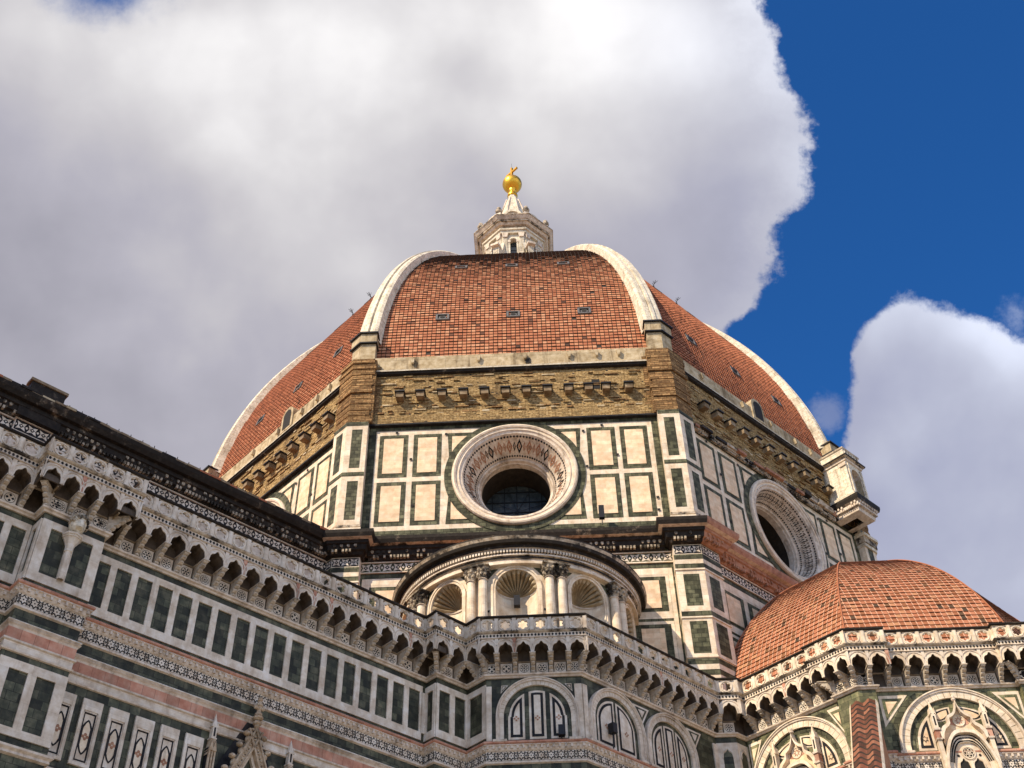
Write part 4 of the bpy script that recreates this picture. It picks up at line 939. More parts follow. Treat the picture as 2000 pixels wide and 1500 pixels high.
for k in range(6): inlay(mbs[4], f, -45.87+1.115*k)
for k in range(6): inlay(mbs[4], f, -35.3+1.115*k)
f0 = PT.fr[0]; u0, u1 = PT.span(0, 0)
for k in range(8): inlay(mbs[0], f0, u1-.6-1.115*k)
done(b, 'panelling')
# ------------------------------------------------------------------ exedra with shell niches
exe = thing('exedra', 'half-round marble exedra with shell-topped niches and paired columns below the big oculus', 'exedra', (.1, -30, 32))
class Cy:
    def __init__(s, c, R): s.c = V((c[0], c[1], 0)); s.R = R
    def __call__(s, u, z, d=0.):
        t = u/s.R; return s.c+V((sin(t), -cos(t), 0))*(s.R+d)+V((0, 0, z))
EC = (.12, -27.0); ER = 6.72; cy = Cy(EC, ER); BW = ER*pi/5; NR, NZ = 1.14, 36.62
mb = MB()
for k in range(-2, 3):
    uc = k*BW; n = 40
    for i in range(n):
        a0, a1 = uc+BW*(i/n-.5), uc+BW*((i+1)/n-.5)
        def zt(u):
            x = abs(u-uc); return NZ+sqrt(max(0, NR*NR-x*x)) if x <= NR+1e-6 else 31.9
        za, zb_ = zt(a0), zt(a1)
        m_ = (a0+a1)/2-uc
        if abs(m_) > NR: za = zb_ = 31.9
        else: za, zb_ = max(za, NZ) if abs(a0-uc) <= NR else NZ, max(zb_, NZ) if abs(a1-uc) <= NR else NZ
        mb.face([cy(a0, za), cy(a1, zb_), cy(a1, 38.2), cy(a0, 38.2)], 'white', [(a0, za), (a1, zb_), (a1, 38.2), (a0, 38.2)])
    # moulded surround and green corner triangles
    A = [(uc-NR, z) for z in (32, 33.5, 35, 36.3)]+arc(uc, NZ, NR, pi, 0, 24)+[(uc+NR, z) for z in (36.3, 35, 33.5, 32)]
    B = [(uc-NR-.24, z) for z in (32, 33.5, 35, 36.3)]+arc(uc, NZ, NR+.24, pi, 0, 24)+[(uc+NR+.24, z) for z in (36.3, 35, 33.5, 32)]
    C_2 = [(uc+(p[0]-uc)*1.0+(.1 if p[0] > uc else -.1 if p[0] < uc else 0), p[1]+(.1 if p[1] > NZ else 0)) for p in A]
    band(mb, cy, A, B, .07, 'white', 0); band(mb, cy, C_2, B, .12, 'white', .07)
    for s in (-1, 1):
        q = [(uc+s*1.52, 37.9), (uc+s*.98, 37.9), (uc+s*1.52, 37.35)]; prism(mb, cy, q, 0, .02, 'green')
        slab(mb, cy, uc+s*1.55-.07, uc+s*1.55+.07, 35.2, 35.34, .02, .025, 'shadowhole')
for k in range(-2, 3):
    for i in range(1, 3): pass
mb.build('wall', exe)
for k in range(-2, 3):
    uc = k*BW; mb = MB(); n = 96; m = 10
    for i in range(24):
        p0, p1 = pi*i/24, pi*(i+1)/24
        q = [cy(uc+NR*cos(p0), 31.9, -NR*sin(p0)), cy(uc+NR*cos(p1), 31.9, -NR*sin(p1)), cy(uc+NR*cos(p1), NZ, -NR*sin(p1)), cy(uc+NR*cos(p0), NZ, -NR*sin(p0))]
        mb.face(q, 'white', [(2*p0, 31.9), (2*p1, 31.9), (2*p1, NZ), (2*p0, NZ)])
    def sp(i, j):
        ph, ps = pi*i/n, pi/2*j/m; fl = 1-(.16*abs(sin(12*ph))**.7 if 0 < i < n else 0)*(1-(j/m)**4)*(1 if j > 0 else 0); r = NR*fl
        return cy(uc+r*cos(ph)*cos(ps), NZ+r*sin(ph)*cos(ps), -r*sin(ps) if j < m else -NR*.98)
    for i in range(n):
        for j in range(m): mb.face([sp(i, j), sp(i+1, j), sp(i+1, j+1), sp(i, j+1)], 'shell')
    for i in range(24):
        p0, p1 = pi*i/24, pi*(i+1)/24; mb.face([cy(uc+NR*cos(p0), NZ-.09, -NR*sin(p0)+.05), cy(uc+NR*cos(p1), NZ-.09, -NR*sin(p1)+.05), cy(uc+NR*cos(p1), NZ+.03, -NR*sin(p1)+.05), cy(uc+NR*cos(p0), NZ+.03, -NR*sin(p0)+.05)], 'carved')
    mb.build('niche', exe)
col = None
for k in range(-2, 4):
    for s in (-.33, .33):
        u = (k-.5)*BW+s
        if abs(u) > 10.0: continue
        if col is None:
            mb = MB(); lathe(mb, (0, 0, 0), [(.34, 31.9), (.34, 32.2), (.30, 32.3), (.27, 32.5), (.265, 34.5), (.235, 37.1)], 'white', 16); lathe(mb, (0, 0, 0), [(.26, 37.08), (.3, 37.12), (.26, 37.17)], 'carved', 16)
            col = mb.build('column', exe, True); cp = MB(); lathe(cp, (0, 0, 0), [(.24, 37.15), (.30, 37.35), (.27, 37.42), (.37, 37.62), (.33, 37.7), (.44, 37.86)], 'capstone', 12)
            for i in range(8):
                for z, r in ((37.42, .31), (37.66, .38)):
                    a = i*pi/4+(pi/8 if z > 37.5 else 0); lathe_ball(cp, (r*cos(a), r*sin(a), z), (.085, .085, .11), 'capstone', 6, 4)
            box(cp, (0, 0, 37.93), (.86, .86, .12), 'capstone'); cap = cp.build('capital', col)
            first = True
        M = Matrix.Translation(cy(u, 0, .26))@Matrix.Rotation(u/ER, 4, 'Z')
        if first: col.matrix_basis = M; cap.matrix_parent_inverse = Matrix.Identity(4); first = False
        else: c_ = copy_part(col, exe, None, M); d_ = cap.copy(); d_.parent = c_; d_.matrix_parent_inverse = Matrix.Identity(4); COL.objects.link(d_)
prof = [(0, 37.98), (.34, 37.98), (.34, 38.12), (.3, 38.14), (.3, 38.26), (.36, 38.28), (.36, 38.42), (.46, 38.46), (.46, 38.56), (.4, 38.6), (.42, 38.82), (.58, 38.86), (.62, 39.02), (.84, 39.06), (.9, 39.24), (.98, 39.4), (.98, 39.5), (.7, 39.55)]
mats = ['white', 'white', 'white', 'carved', 'sootlight', 'soot', 'sootlight', 'carved', 'sootlight', 'soot', 'carved', 'soot', 'soot', 'soot', 'sootlight', 'soot', 'soot']
mb = MB(); N = 72; h = ER*pi/2
for (a_, b_), m_ in zip(zip(prof, prof[1:]), mats):
    for i in range(N):
        u, v = -h+2*h*i/N, -h+2*h*(i+1)/N; mb.face([cy(u, a_[1], a_[0]), cy(v, a_[1], a_[0]), cy(v, b_[1], b_[0]), cy(u, b_[1], b_[0])], m_)
n = 128
for i in range(n):
    u = -h+2*h*(i+.5)/n; slab(mb, cy, u-.05, u+.05, 38.62, 38.8, .36, .55, 'whitedim')
mb.build('cornice', exe)
mb = MB(); rnd = random.Random(8)
for j in range(12):
    r0_, r1_ = (7.5-j*.6, 7.5-(j+1)*.6); z0, z1 = 39.5+j*.3, 39.5+(j+1)*.3
    for i in range(44):
        t0, t1 = -pi/2+pi*i/44, -pi/2+pi*(i+1)/44; r2_ = max(r1_, .1)
        mb.face([V((EC[0]+r0_*sin(t), EC[1]-r0_*cos(t), z0+.06)) for t in (t0+.004, t1-.004)]+[V((EC[0]+r2_*sin(t), EC[1]-r2_*cos(t), z1)) for t in (t1-.004, t0+.004)], 'tile', None, rnd.random())
        mb.face([V((EC[0]+r0_*sin(t), EC[1]-r0_*cos(t), z0)) for t in (t0, t1)]+[V((EC[0]+r0_*sin(t), EC[1]-r0_*cos(t), z0+.06)) for t in (t1, t0)], 'mortar')
mb.build('tile_roof', exe)
# floodlights and other small black boxes
def lamp(c, s, label, rot=0., arm=None, name='floodlight', cat='floodlight'):
    t = thing(name, label, cat, c, 'black floodlights on the church'); mb = MB(); box(mb, c, s, 'iron', Matrix.Rotation(rot, 4, 'Z')); mb.build('housing', t); mb = MB()
    mb = MB(); tube(mb, [c, arm], .035, 'iron'); mb.build('bracket_arm', t)
c = cy(.0, 36.2, -.75); lamp(c, (.34, .34, .62), 'black floodlight hanging in the middle shell niche of the exedra', 0, cy(0, 36.75, -1.0))
f = Fr(nF, AP); c = f(5.52, 45.85, .75); lamp(c, (.34, .3, .95), 'black floodlight standing on the drum cornice right of the front oculus', 0, f(5.52, 44.9, .75))
f = Fr(nF, 35.92); c = f(2.16, 26.95, .3); lamp(c, (.3, .34, .5), 'black floodlight on the ledge at the right foot of the front-facing blind arch', 0, f(2.16, 26.6, .25))
f = Fr(nS, 27.7); c = f(-21.4, 27.6, .3); lamp(c, (.3, .34, .5), 'black floodlight in front of the narrow right-turned blind arch on the sacristy', R_(45), f(-21.4, 26.6, .25))

# ------------------------------------------------------------------ blind arches
def dome_panel_poly(uc, zs, R, u0, u1, z0, n=14):
    pts = [(u0, z0), (u1, z0)]
    for i in range(n+1):
        u = u1+(u0-u1)*i/n; pts.append((u, zs+sqrt(max(0, R*R-(u-uc)**2))))
    return pts
def nest(mb, f, uc, zs, R, u0, u1, z0, d, w1=.11, w2=.13, mats=('whitedim', 'black', 'whitedim')):
    rr, a, b_, z = R, u0, u1, z0
    for i, m in enumerate(mats):
        mb.face([f(*p, d+.012*i) for p in dome_panel_poly(uc, zs, rr, a, b_, z)], m); q = (w1, w2)[i % 2]; rr -= q; a += q; b_ -= q; z += q
def blind_arch(owner, f, uc, zs, Ro, Ri, z0, green, white, panels):
    mb = MB()
    A = [(uc-Ro, z0)]+arc(uc, zs, Ro, pi, 0, 40)+[(uc+Ro, z0)]; B = [(uc-Ro+.16, z0)]+arc(uc, zs, Ro-.16, pi, 0, 40)+[(uc+Ro-.16, z0)]; I = [(uc-Ri, z0)]+arc(uc, zs, Ri, pi, 0, 40)+[(uc+Ri, z0)]
    band(mb, f, A, B, .2, 'carved', 0); band(mb, f, [(uc+(p[0]-uc)*.985, p[1]) for p in A], [(uc+(p[0]-uc)*.965, p[1]-(.05 if p[1] > zs else 0)) for p in A], .25, white, .2); band(mb, f, B, I, .14, white, -.25, white)
    # joints between the arch stones
    for k in range(1, 26):
        a = pi*k/26; r0_, r1_ = Ri+.02, Ro-.17; w_ = .006
        mb.face([f(uc+r0_*cos(a-w_), zs+r0_*sin(a-w_), .143), f(uc+r1_*cos(a-w_), zs+r1_*sin(a-w_), .143), f(uc+r1_*cos(a+w_), zs+r1_*sin(a+w_), .143), f(uc+r0_*cos(a+w_), zs+r0_*sin(a+w_), .143)], 'plaster')
    for s in (-1, 1):
        slab(mb, f, uc+s*(Ro+Ri)/2-.34, uc+s*(Ro+Ri)/2+.34, z0-.02, z0+.1, .0, .3, 'carved')
    mb.build('blind_arch', owner)
    mb = MB(); mb.face([f(*p, .015) for p in [(uc-Ri, z0), (uc+Ri, z0)]+arc(uc, zs, Ri, 0, pi, 40)], green, [p for p in [(uc-Ri, z0), (uc+Ri, z0)]+arc(uc, zs, Ri, 0, pi, 40)])
    for u0, u1, zb_, R in panels:
        nest(mb, f, uc, zs, R, u0, u1, zb_, .03, mats=(white, 'black', white))
        c, z = (u0+u1)/2, zb_+(1.05 if Ro < 2.5 else .6)
        if Ro < 2.5:
            for a in range(4): q = arc(c+.09*cos(a*pi/2), z+.09*sin(a*pi/2), .05, 0, 2*pi, 8)[:-1]; mb.face([f(*p, .075) for p in q], 'redstone')
        else:
            for r_, m_, e in ((.2, 'black', .075), (.14, white, .08)): mb.face([f(c+(r_ if j % 2 == 0 else r_*.55)*cos(pi/2+j*pi/6), z+(r_ if j % 2 == 0 else r_*.55)*sin(pi/2+j*pi/6), e) for j in range(12)], m_)
    mb.build('arch_panel', owner)
def triangle(mb, f, P, d, mats=('whitedim', 'greendim', 'whitedim')):
    c = (sum(p[0] for p in P)/3, sum(p[1] for p in P)/3)
    for i, m in enumerate(mats):
        s = 1-.3*i; mb.face([f(c[0]+(p[0]-c[0])*s, c[1]+(p[1]-c[1])*s, d+.012*i) for p in P], m)
f = PT.fr[8]; uc = 1.04
blind_arch(sacr, f, uc, 27.87, 2.0, 1.62, 26.55, 'greendim', 'whitedim', [(-.37, .43, 26.72, 1.36), (.65, 1.45, 26.72, 1.36), (1.67, 2.46, 26.72, 1.36)])
mb = MB(); u0, u1 = PT.span(8, 0)
for s, a, b_ in ((-1, u0, u0+.26), (1, u1-.36, u1)):
    slab(mb, f, a, b_, 26.6, 29.5, 0, .08, 'whitedim'); mb.build('corner_strip', sacr); mb = MB()
f9 = PT.fr[9]; w0, w1 = PT.span(9, 0)
slab(mb, f9, w0, w0+.3, 26.6, 29.5, 0, .08, 'whitedim'); mb.build('corner_strip', sacr); mb = MB(); slab(mb, f9, w1-.35, w1, 26.6, 29.5, 0, .08, 'whitedim')
mb.build('corner_strip', sacr)
def tri_part(owner, *a):
    m = MB(); triangle(m, *a); m.build('spandrel_panel', owner)
for s in (-1, 1): tri_part(sacr, f, [(uc+s*1.72, 29.55), (uc+s*1.38, 29.55), (uc+s*1.75, 29.12)], .03)
for c in (-18.84, -14.75): tri_part(sacr, f9, [(c-.62, 29.72), (c+.62, 29.72), (c, 28.7)], .03)
for c in (-20.85, -16.82):
    blind_arch(sacr, f9, c, 27.9, 1.98, 1.56, 26.55, 'greendim', 'whitedim', [(c-1.34, c-.07, 26.72, 1.36), (c+.07, c+1.34, 26.72, 1.36)] if c < -20 else [(c-1.36, c-.5, 26.72, 1.36), (c-.40, c+.40, 26.72, 1.36), (c+.5, c+1.36, 26.72, 1.36)])
# narrow cusped lancets on the small pier
mb = MB()
for i in (10, 11):
    f = PT.fr[i]; u0, u1 = PT.span(i, 0); slab(mb, f, u0, u1, 26.6, 29.6, 0, .03, 'whitedim')
    n = 1; c = (u0+u1)/2; hw = min(.26, (u1-u0)*.3)
    pts = [(c-hw, 26.7), (c+hw, 26.7)]+[(c+hw*t, 28.7+.4*arch_h(t)/.62*1.2) for t in [1-2*k/14 for k in range(15)]]; mb.face([f(*p, .035) for p in pts], 'greendim'); 
    tp = [(c+hw*1.05*t, 28.7+.48*arch_h(t)/.62*1.1) for t in [1-2*k/14 for k in range(15)]]; band(mb, f, tp, [(c+(p[0]-c)*1.2, p[1]+.07) for p in tp], .09, 'whitedim', .03)
mb.build('lancet', sacr)

# ------------------------------------------------------------------ apse: windows under gables, half dome
def apse_bay(f, uc):
    zs, Ro, Ri = 26.8, 3.13, 2.62
    blind_arch(apse, f, uc, zs, Ro, Ri, 26.55, 'greenlit', 'white', [])
    mb = MB(); d = .03
    ring(mb, f, uc, zs, Ri-.3, Ri, .02, 'green', a0=0, a1=pi)
    for s in (-1, 1):
        # side panels with a six-pointed star
        def q(u): return uc+s*u
        for i, (m, e) in enumerate((('white', 0), ('black', .13), ('cream', .26))):
            R = 2.24-e; a, b_ = 1.35+e, 2.2-e*.6; pts = [(q(a), 26.72+e), (q(sqrt(R*R-(e)**2)), 26.72+e)]+[(q(u), zs+sqrt(max(0, R*R-u*u))) for u in [sqrt(R*R-e*e)+(a-sqrt(R*R-e*e))*k/10 for k in range(11)]]
            mb.face([f(*p, d+.012*i) for p in pts], m)
        c, z = q(1.83), 27.3
        for r_, m_, e in ((.19, 'black', .07), (.12, 'cream', .075)): mb.face([f(c+(r_ if j % 2 == 0 else r_*.5)*cos(pi/2+j*pi/6), z+(r_ if j % 2 == 0 else r_*.5)*sin(pi/2+j*pi/6), e) for j in range(12)], m_)
        # curved panels beside the top of the gable
        for i, (m, e) in enumerate((('white', 0.), ('black', .09), ('cream', .18))):
            A = [(q(.22+e+(1.1-2*e)*k/10), 29.0-e-((.25+.8*k/10)**2)*.32) for k in range(11)]; B = [(q(.22+e+(1.1-2*e)*k/10), 28.45+e*.6-.28*sin(pi*k/10*.8)+.05*k/10) for k in range(11)]
            band(mb, f, A, B, d+.012*i, m)
    mb.build('arch_panel', apse)
    # gabled tracery window, set forward of the cornice
    f = Fr(f.n, 0, tuple((f.o+f.n*.15)[:2])); wz, hw = 24.6, 1.15
    def pointed(r, n=14):   # half width r, springing at 26.6
        k = 1.25*r*2*.62; L = []
        for i in range(n+1):
            t = i/n; L.append((r*(1-t)**.62 if t < 1 else 0, 26.3+ (1.36*r/1.06)*t**.78 if 0 else 25.75+1.62*(r/1.15)*sin(t*pi/2)**.9))
        return [(-x, z) for x, z in L]+[(x, z) for x, z in L[::-1][1:]]
    o_ = MB(); A = [(uc+x, z) for x, z in [(-hw, wz)]+pointed(hw)+[(hw, wz)]]; B = [(uc+x, z) for x, z in [(-hw+.3, wz)]+pointed(hw-.3)+[(hw-.3, wz)]]; Cc = [(uc+x, z) for x, z in [(-hw-.13, wz)]+pointed(hw+.13)+[(hw+.13, wz)]]
    band(o_, f, Cc, A, .4, 'white', 0, 'white'); band(o_, f, A, B, .2, 'white', -.2, 'carved')
    n = len(A)
    for i in range(2, n-3):      # inlaid band
        a0, a1, b0, b1 = V(A[i]), V(A[i+1]), V(B[i]), V(B[i+1])
        for t in (.15, .5, .85):
            for s in (.17, .5, .83):
                c = (a0*(1-t)+b0*t)*(1-s)+(a1*(1-t)+b1*t)*s; r_ = .045; o_.face([f(c.x-r_, c.y, .212), f(c.x, c.y-r_, .212), f(c.x+r_, c.y, .212), f(c.x, c.y+r_, .212)], 'black')
    win = o_.build('window', apse)
    tr = MB(); I = [(uc+x, z) for x, z in [(-hw+.3, wz)]+pointed(hw-.3)+[(hw-.3, wz)]]
    tr.face([f(*p, .1) for p in I], 'white'); cz = 26.42
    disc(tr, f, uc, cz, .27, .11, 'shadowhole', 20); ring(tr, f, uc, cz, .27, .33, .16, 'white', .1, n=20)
    for k in range(6):
        a = pi/3*k; ring(tr, f, uc+.165*cos(a), cz+.165*sin(a), .06, .095, .14, 'white', .11, n=8)
    disc(tr, f, uc, cz, .06, .14, 'white', 8)
    for s in (-1, 1):
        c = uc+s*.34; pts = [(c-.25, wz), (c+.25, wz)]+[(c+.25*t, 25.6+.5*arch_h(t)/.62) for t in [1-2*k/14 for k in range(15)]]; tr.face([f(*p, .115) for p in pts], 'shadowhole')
        tp = [(c+.26*t, 25.6+.52*arch_h(t)/.62) for t in [1-2*k/14 for k in range(15)]]; band(tr, f, tp, [(c+(p[0]-c)*1.18, p[1]+.05) for p in tp], .17, 'white', .1)
        disc(tr, f, uc+s*.52, 26.3, .07, .115, 'shadowhole', 8)
    slab(tr, f, uc-.07, uc+.07, wz, 26.0, .1, .2, 'white'); tr.build('tracery', win)
    gm = MB(); G = []
    prof = [(0, 29.12), (.05, 28.85), (.16, 28.6), (.34, 28.42), (.6, 28.3), (.62, 28.02), (.72, 27.9), (.95, 27.75), (1.12, 27.5), (1.2, 27.2)]
    out = [(uc-x, z) for x, z in prof[::-1]]+[(uc+x, z) for x, z in prof[1:]]; inn = [(uc+(p[0]-uc)*.86, p[1]-.13) for p in out]
    band(gm, f, out, inn, .34, 'white', .0, 'carved'); gm.face([f(*p, .06) for p in inn+[(uc+.9, 26.6), (uc-.9, 26.6)]], 'cream')
    for s in (-1, 1): gm.face([f(*p, .07) for p in ((uc+s*.16, 27.85), (uc+s*.46, 27.95), (uc+s*.44, 28.22), (uc+s*.3, 28.25), (uc+s*.33, 28.05))], 'pink')
    disc(gm, f, uc, 28.12, .3, .08, 'white', 20); ring(gm, f, uc, 28.12, .25, .3, .11, 'white', .06, n=20)
    for k in range(8): a = pi/4*k; gm.face([f(uc+.22*cos(a), 28.12+.22*sin(a), .09), f(uc+.13*cos(a+.3), 28.12+.13*sin(a+.3), .09), f(uc+.05*cos(a), 28.12+.05*sin(a), .09), f(uc+.13*cos(a-.3), 28.12+.13*sin(a-.3), .09)], 'redstone')
    lathe_ball(gm, f(uc, 29.2, .2), (.12, .12, .09), 'carved'); lathe_ball(gm, f(uc, 29.34, .2), (.09, .09, .11), 'carved')
    gm.build('gable', win)
    for s in (-1, 1):
        pn = MB(); c = uc+s*1.26
        slab(pn, f, c-.1, c+.1, 25.0, 27.05, 0, .32, 'white'); slab(pn, f, c-.14, c+.14, 27.05, 27.14, 0, .38, 'carved'); slab(pn, f, c-.12, c+.12, 27.14, 27.55, 0, .34, 'pink'); slab(pn, f, c-.15, c+.15, 27.55, 27.66, 0, .4, 'carved')
        slab(pn, f, c-.11, c+.11, 27.66, 28.45, 0, .34, 'white'); slab(pn, f, c-.04, c+.04, 27.8, 28.3, .34, .345, 'shadowhole')
        for x, y in ((-.11, .0), (.11, .0)): prism(pn, f, [(c+x-.05, 28.4), (c+x+.05, 28.4), (c+x, 28.75)], .02, .34, 'white')
        b0 = [f(c-.11, 28.45, .06), f(c+.11, 28.45, .06), f(c+.11, 28.45, .34), f(c-.11, 28.45, .34)]; top = f(c, 29.2, .2)
        for i in range(4): pn.face([b0[i], b0[(i+1) % 4], top], 'white')
        lathe_ball(pn, f(c, 29.2, .2), (.05, .05, .06), 'carved', 6, 4)
        pn.build('pinnacle', win)
fA, fB = PT.fr[17], PT.fr[12]
apse_bay(fA, 21.86); apse_bay(fB, 31.62)
mb = MB()
for f, uc, lim in ((fA, 21.86, PT.span(17, 0)), (fB, 31.62, (28.5, 34.7))):
    for s in (-1, 1):
        e = lim[1]-.12 if s > 0 else lim[0]+.12
        tri_part(apse, f, [(e, 29.7), (uc+s*2.12, 29.7), (e, 28.0)], .03, ('white', 'greenlit', 'cream'))
    mb = MB(); ring(mb, f, uc, 26.8, 3.16, 3.45, .012, 'green', a0=.0, a1=pi, n=48); mb.build('arch_border', apse)
# half dome
AT = (S*31.05, -S*31.05); AA, AH, AZ, AE = 11.08, 14.18, 29.75, 1.75
prof = []
L = 0; last = None; hh = 1.2
fine = []
for i in range(4000):
    t = i/3999*pi/2; fine.append((AA*cos(t)**(2/AE), AZ+AH*sin(t)**(2/AE)))
pts = []; acc = 0
for a_, b_ in zip(fine, fine[1:]):
    if a_[1] < 31.2: continue
    if not pts: pts.append(a_)
    acc += math.hypot(b_[0]-a_[0], b_[1]-a_[1])
    if acc >= .345 and b_[0] > .5: pts.append(b_); acc = 0
rows = []
for i, p in enumerate(pts):
    a_, b_ = pts[max(0, i-1)], pts[min(len(pts)-1, i+1)]; dx, dz = b_[0]-a_[0], b_[1]-a_[1]; q = math.hypot(dx, dz); rows.append((p[0], p[1], (dz/q, -dx/q)))
for k in (-2, -1, 0, 1, 2, 3):
    mb = MB(); f = Fr(nrm(k), 0, AT); rnd = random.Random(k+60)
    if k in (-2, -1, 0, 1): tiles(mb, f, rows, lambda j: rows[j][0]*T8, .31, 'tilelow', 'mortarlow', .065, .02, [(3.55, 33.35, .28, .75)] if k == -1 and 0 else (), rnd, .015, .05)
    else:
        for j in range(len(rows)-1): h0, h1 = rows[j][0]*T8, rows[j+1][0]*T8; mb.face([f(-h0, rows[j][1], rows[j][0]), f(h0, rows[j][1], rows[j][0]), f(h1, rows[j+1][1], rows[j+1][0]), f(-h1, rows[j+1][1], rows[j+1][0])], 'tilelow')
    if k in (-2, -1, 0, 1):     # raised side joints
        for j in range(len(rows)-1):
            (d0, z0, n0), (d1, z1, n1) = rows[j], rows[j+1]; h0 = d0*T8; n = int(h0/.31)+1
            for i in range(-n, n+1):
                u = i*.31
                if abs(u) > d1*T8: continue
                mb.face([f(u-.026, z0+n0[1]*.085, d0+n0[0]*.085), f(u+.026, z0+n0[1]*.085, d0+n0[0]*.085), f(u+.026, z1+n1[1]*.04, d1+n1[0]*.04), f(u-.026, z1+n1[1]*.04, d1+n1[0]*.04)], 'joint')
    mb.build('tile_panel', apse)
mb = MB()
for k in (-2, -1, 0, 1):
    a = R_(-90+45*k+22.5); N = V((cos(a), sin(a), 0)); pv = None
    for d, z, n_ in rows:
        p = V((AT[0], AT[1], z))+N*(d/C8)+(N*n_[0]+V((0, 0, n_[1])))*.06
        if pv: tube(mb, [pv, p], .05, 'tilelow', 6)
        pv = p
mb.build('hip_tile', apse)
f = Fr(nW, 0, AT); mb = MB(); slab(mb, f, -3.9, -3.5, 32.6, 34.2, 9.4, 10.55, 'mortarlow'); slab(mb, f, -3.87, -3.53, 32.7, 34.1, 10.55, 10.56, 'shadowhole'); mb.build('roof_vent', apse)
# ------------------------------------------------------------------ spur buttress with tiled back
spur = thing('spur_buttress', 'steep narrow buttress roofed with curved red tiles against the apse corner', 'buttress', (17, -36, 24))
bd = V((-.36, -.933, 0)).normalized(); sd = V((-bd.y, bd.x, 0)); o0 = V((17.35, -33.55, 29.15)); SL = 1.05; W_h = .66
def sp_(l, x, h=0.): return o0+bd*l+sd*x+V((0, 0, -l*SL+h))
mb = MB()
for s in (-1, 1): mb.face([sp_(0, s*.58, -.12), sp_(9, s*.58, -.12), sp_(9, s*.58, -8), sp_(0, s*.58, -8)], 'redstone'); mb.face([sp_(0, s*.66, -.1), sp_(9, s*.66, -.1), sp_(9, s*.66, -.32), sp_(0, s*.66, -.32)], 'white')
mb.face([sp_(0, -.66, -.1), sp_(9, -.66, -.1), sp_(9, .66, -.1), sp_(0, .66, -.1)], 'white')
mb.build('wall', spur)
mb = MB()
for s in (-1, 1): mb.face([sp_(0, s*.68, -.02), sp_(9, s*.68, -.02), sp_(9, s*.62, .12), sp_(0, s*.62, .12)], 'white'); mb.face([sp_(0, s*.72, -.12), sp_(9, s*.72, -.12), sp_(9, s*.68, -.02), sp_(0, s*.68, -.02)], 'white')
mb.build('edge_strip', spur)
mb = MB(); rnd = random.Random(77); l = 0; e = .40
while l < 8.6:
    XS = [-.62+1.24*i/24 for i in range(25)]; jl = rnd.uniform(-.015, .015); tn = [.15+.8*rnd.random() for _ in range(4)]
    def wv(x): return .09+.085*cos((x+.62)/1.24*4*pi+pi)
    for a_, b_ in zip(XS, XS[1:]):
        t = tn[min(3, int(((a_+b_)/2+.62)/.31))]; sg = .05*sin((a_+.62)/1.24*4*pi); s2 = .05*sin((b_+.62)/1.24*4*pi)
        A = sp_(l+e+jl+sg, a_, wv(a_)+.09); B = sp_(l+e+jl+s2, b_, wv(b_)+.09)
        mb.face([A, B, sp_(l-.05, b_, wv(b_)), sp_(l-.05, a_, wv(a_))], 'tileold', None, t); mb.face([A, B, sp_(l+e+jl+s2, b_, wv(b_)), sp_(l+e+jl+sg, a_, wv(a_))], 'mortar')
    l += e
mb.build('tile_coping', spur)
# ------------------------------------------------------------------ loggia fragment at the right-hand corner of the drum
log = thing('loggia', 'small white arcaded gallery end perched on the far right corner of the drum', 'loggia', (27, -11, 56))
f1 = Fr(nS, 27.); ul = 7.55
nw_c = V((f1(ul, 0).x, f1(ul, 0).y, 0)).dot(V((-S, -S, 0)))
LP = Path([(nW, nw_c), (nS, 29.1), (E_, 9.65)], 26.6, -26.6)
def lb(): m = MB(); return m, [m]*3
m, ms = lb(); sweep(LP, ms, [(-.6, 54.2), (.05, 54.3), (.1, 54.6), (.25, 54.7), (.25, 55.0), (.4, 55.1), (.48, 55.4), (.48, 55.6), (.2, 55.7), (-2, 55.7)], ['carved', 'carved', 'sootlight', 'carved', 'sootlight', 'soot', 'soot', 'sootlight', 'plaster'])
for i in (0, 1, 2):
    u0, u1 = LP.span(i, .2); cornice_bits(m, LP.fr[i], u0, u1, .3, 54.65, 'carved', .8)
m.build('base_cornice', log)
m, ms = lb(); sweep(LP, ms, [(-.35, 55.7), (.12, 55.7), (.12, 56.1), (0, 56.2)], 'ribstone')
for i in (0, 1, 2):
    f = LP.fr[i]; u0, u1 = LP.span(i, 0); L = u1-u0; nb = max(1, round(L/2.1)); w_ = L/nb
    for j in range(nb):
        a, b_ = u0+w_*j, u0+w_*(j+1); c = (a+b_)/2; hw = w_*.31; zs = 58.05
        if i == 0: rect(m, f, a, b_, 56.1, 59.2, 0, 'ribstone'); slab(m, f, b_-.5, b_, 56.1, 59.0, 0, .1, 'ribstone'); slab(m, f, a+.15, a+.35, 56.1, 59, 0, .14, 'ribstone'); slab(m, f, a+.5, a+.66, 56.1, 59, 0, .1, 'ribstone'); slab(m, f, b_-.58, b_+.05, 58.7, 59.0, .1, .2, 'carved'); continue
        tp = arc(c, zs, hw, pi, 0, 14); band(m, f, tp, [(p[0], 59.2) for p in tp], 0, 'ribstone')
        for q in ((a, c-hw), (c+hw, b_)): rect(m, f, q[0], q[1], 56.1, 59.2, 0, 'ribstone'); slab(m, f, q[0]+.1, q[1]-.1, 56.1, 59.0, 0, .1, 'ribstone'); rect(m, f, q[0], q[1], 56.1, 58.15, -.5, 'plaster')
        P_o = [(c-hw, 56.1)]+tp+[(c+hw, 56.1)]
        for x, y in zip(P_o, P_o[1:]): m.face([f(*x, 0), f(*y, 0), f(*y, -.6), f(*x, -.6)], 'carved')
        m.face([f(*p, -.62) for p in P_o], 'shadowhole'); ring(m, f, c, zs, hw, hw+.14, .06, 'ribstone', 0, 0, pi, 14)
m.build('arcade', log)
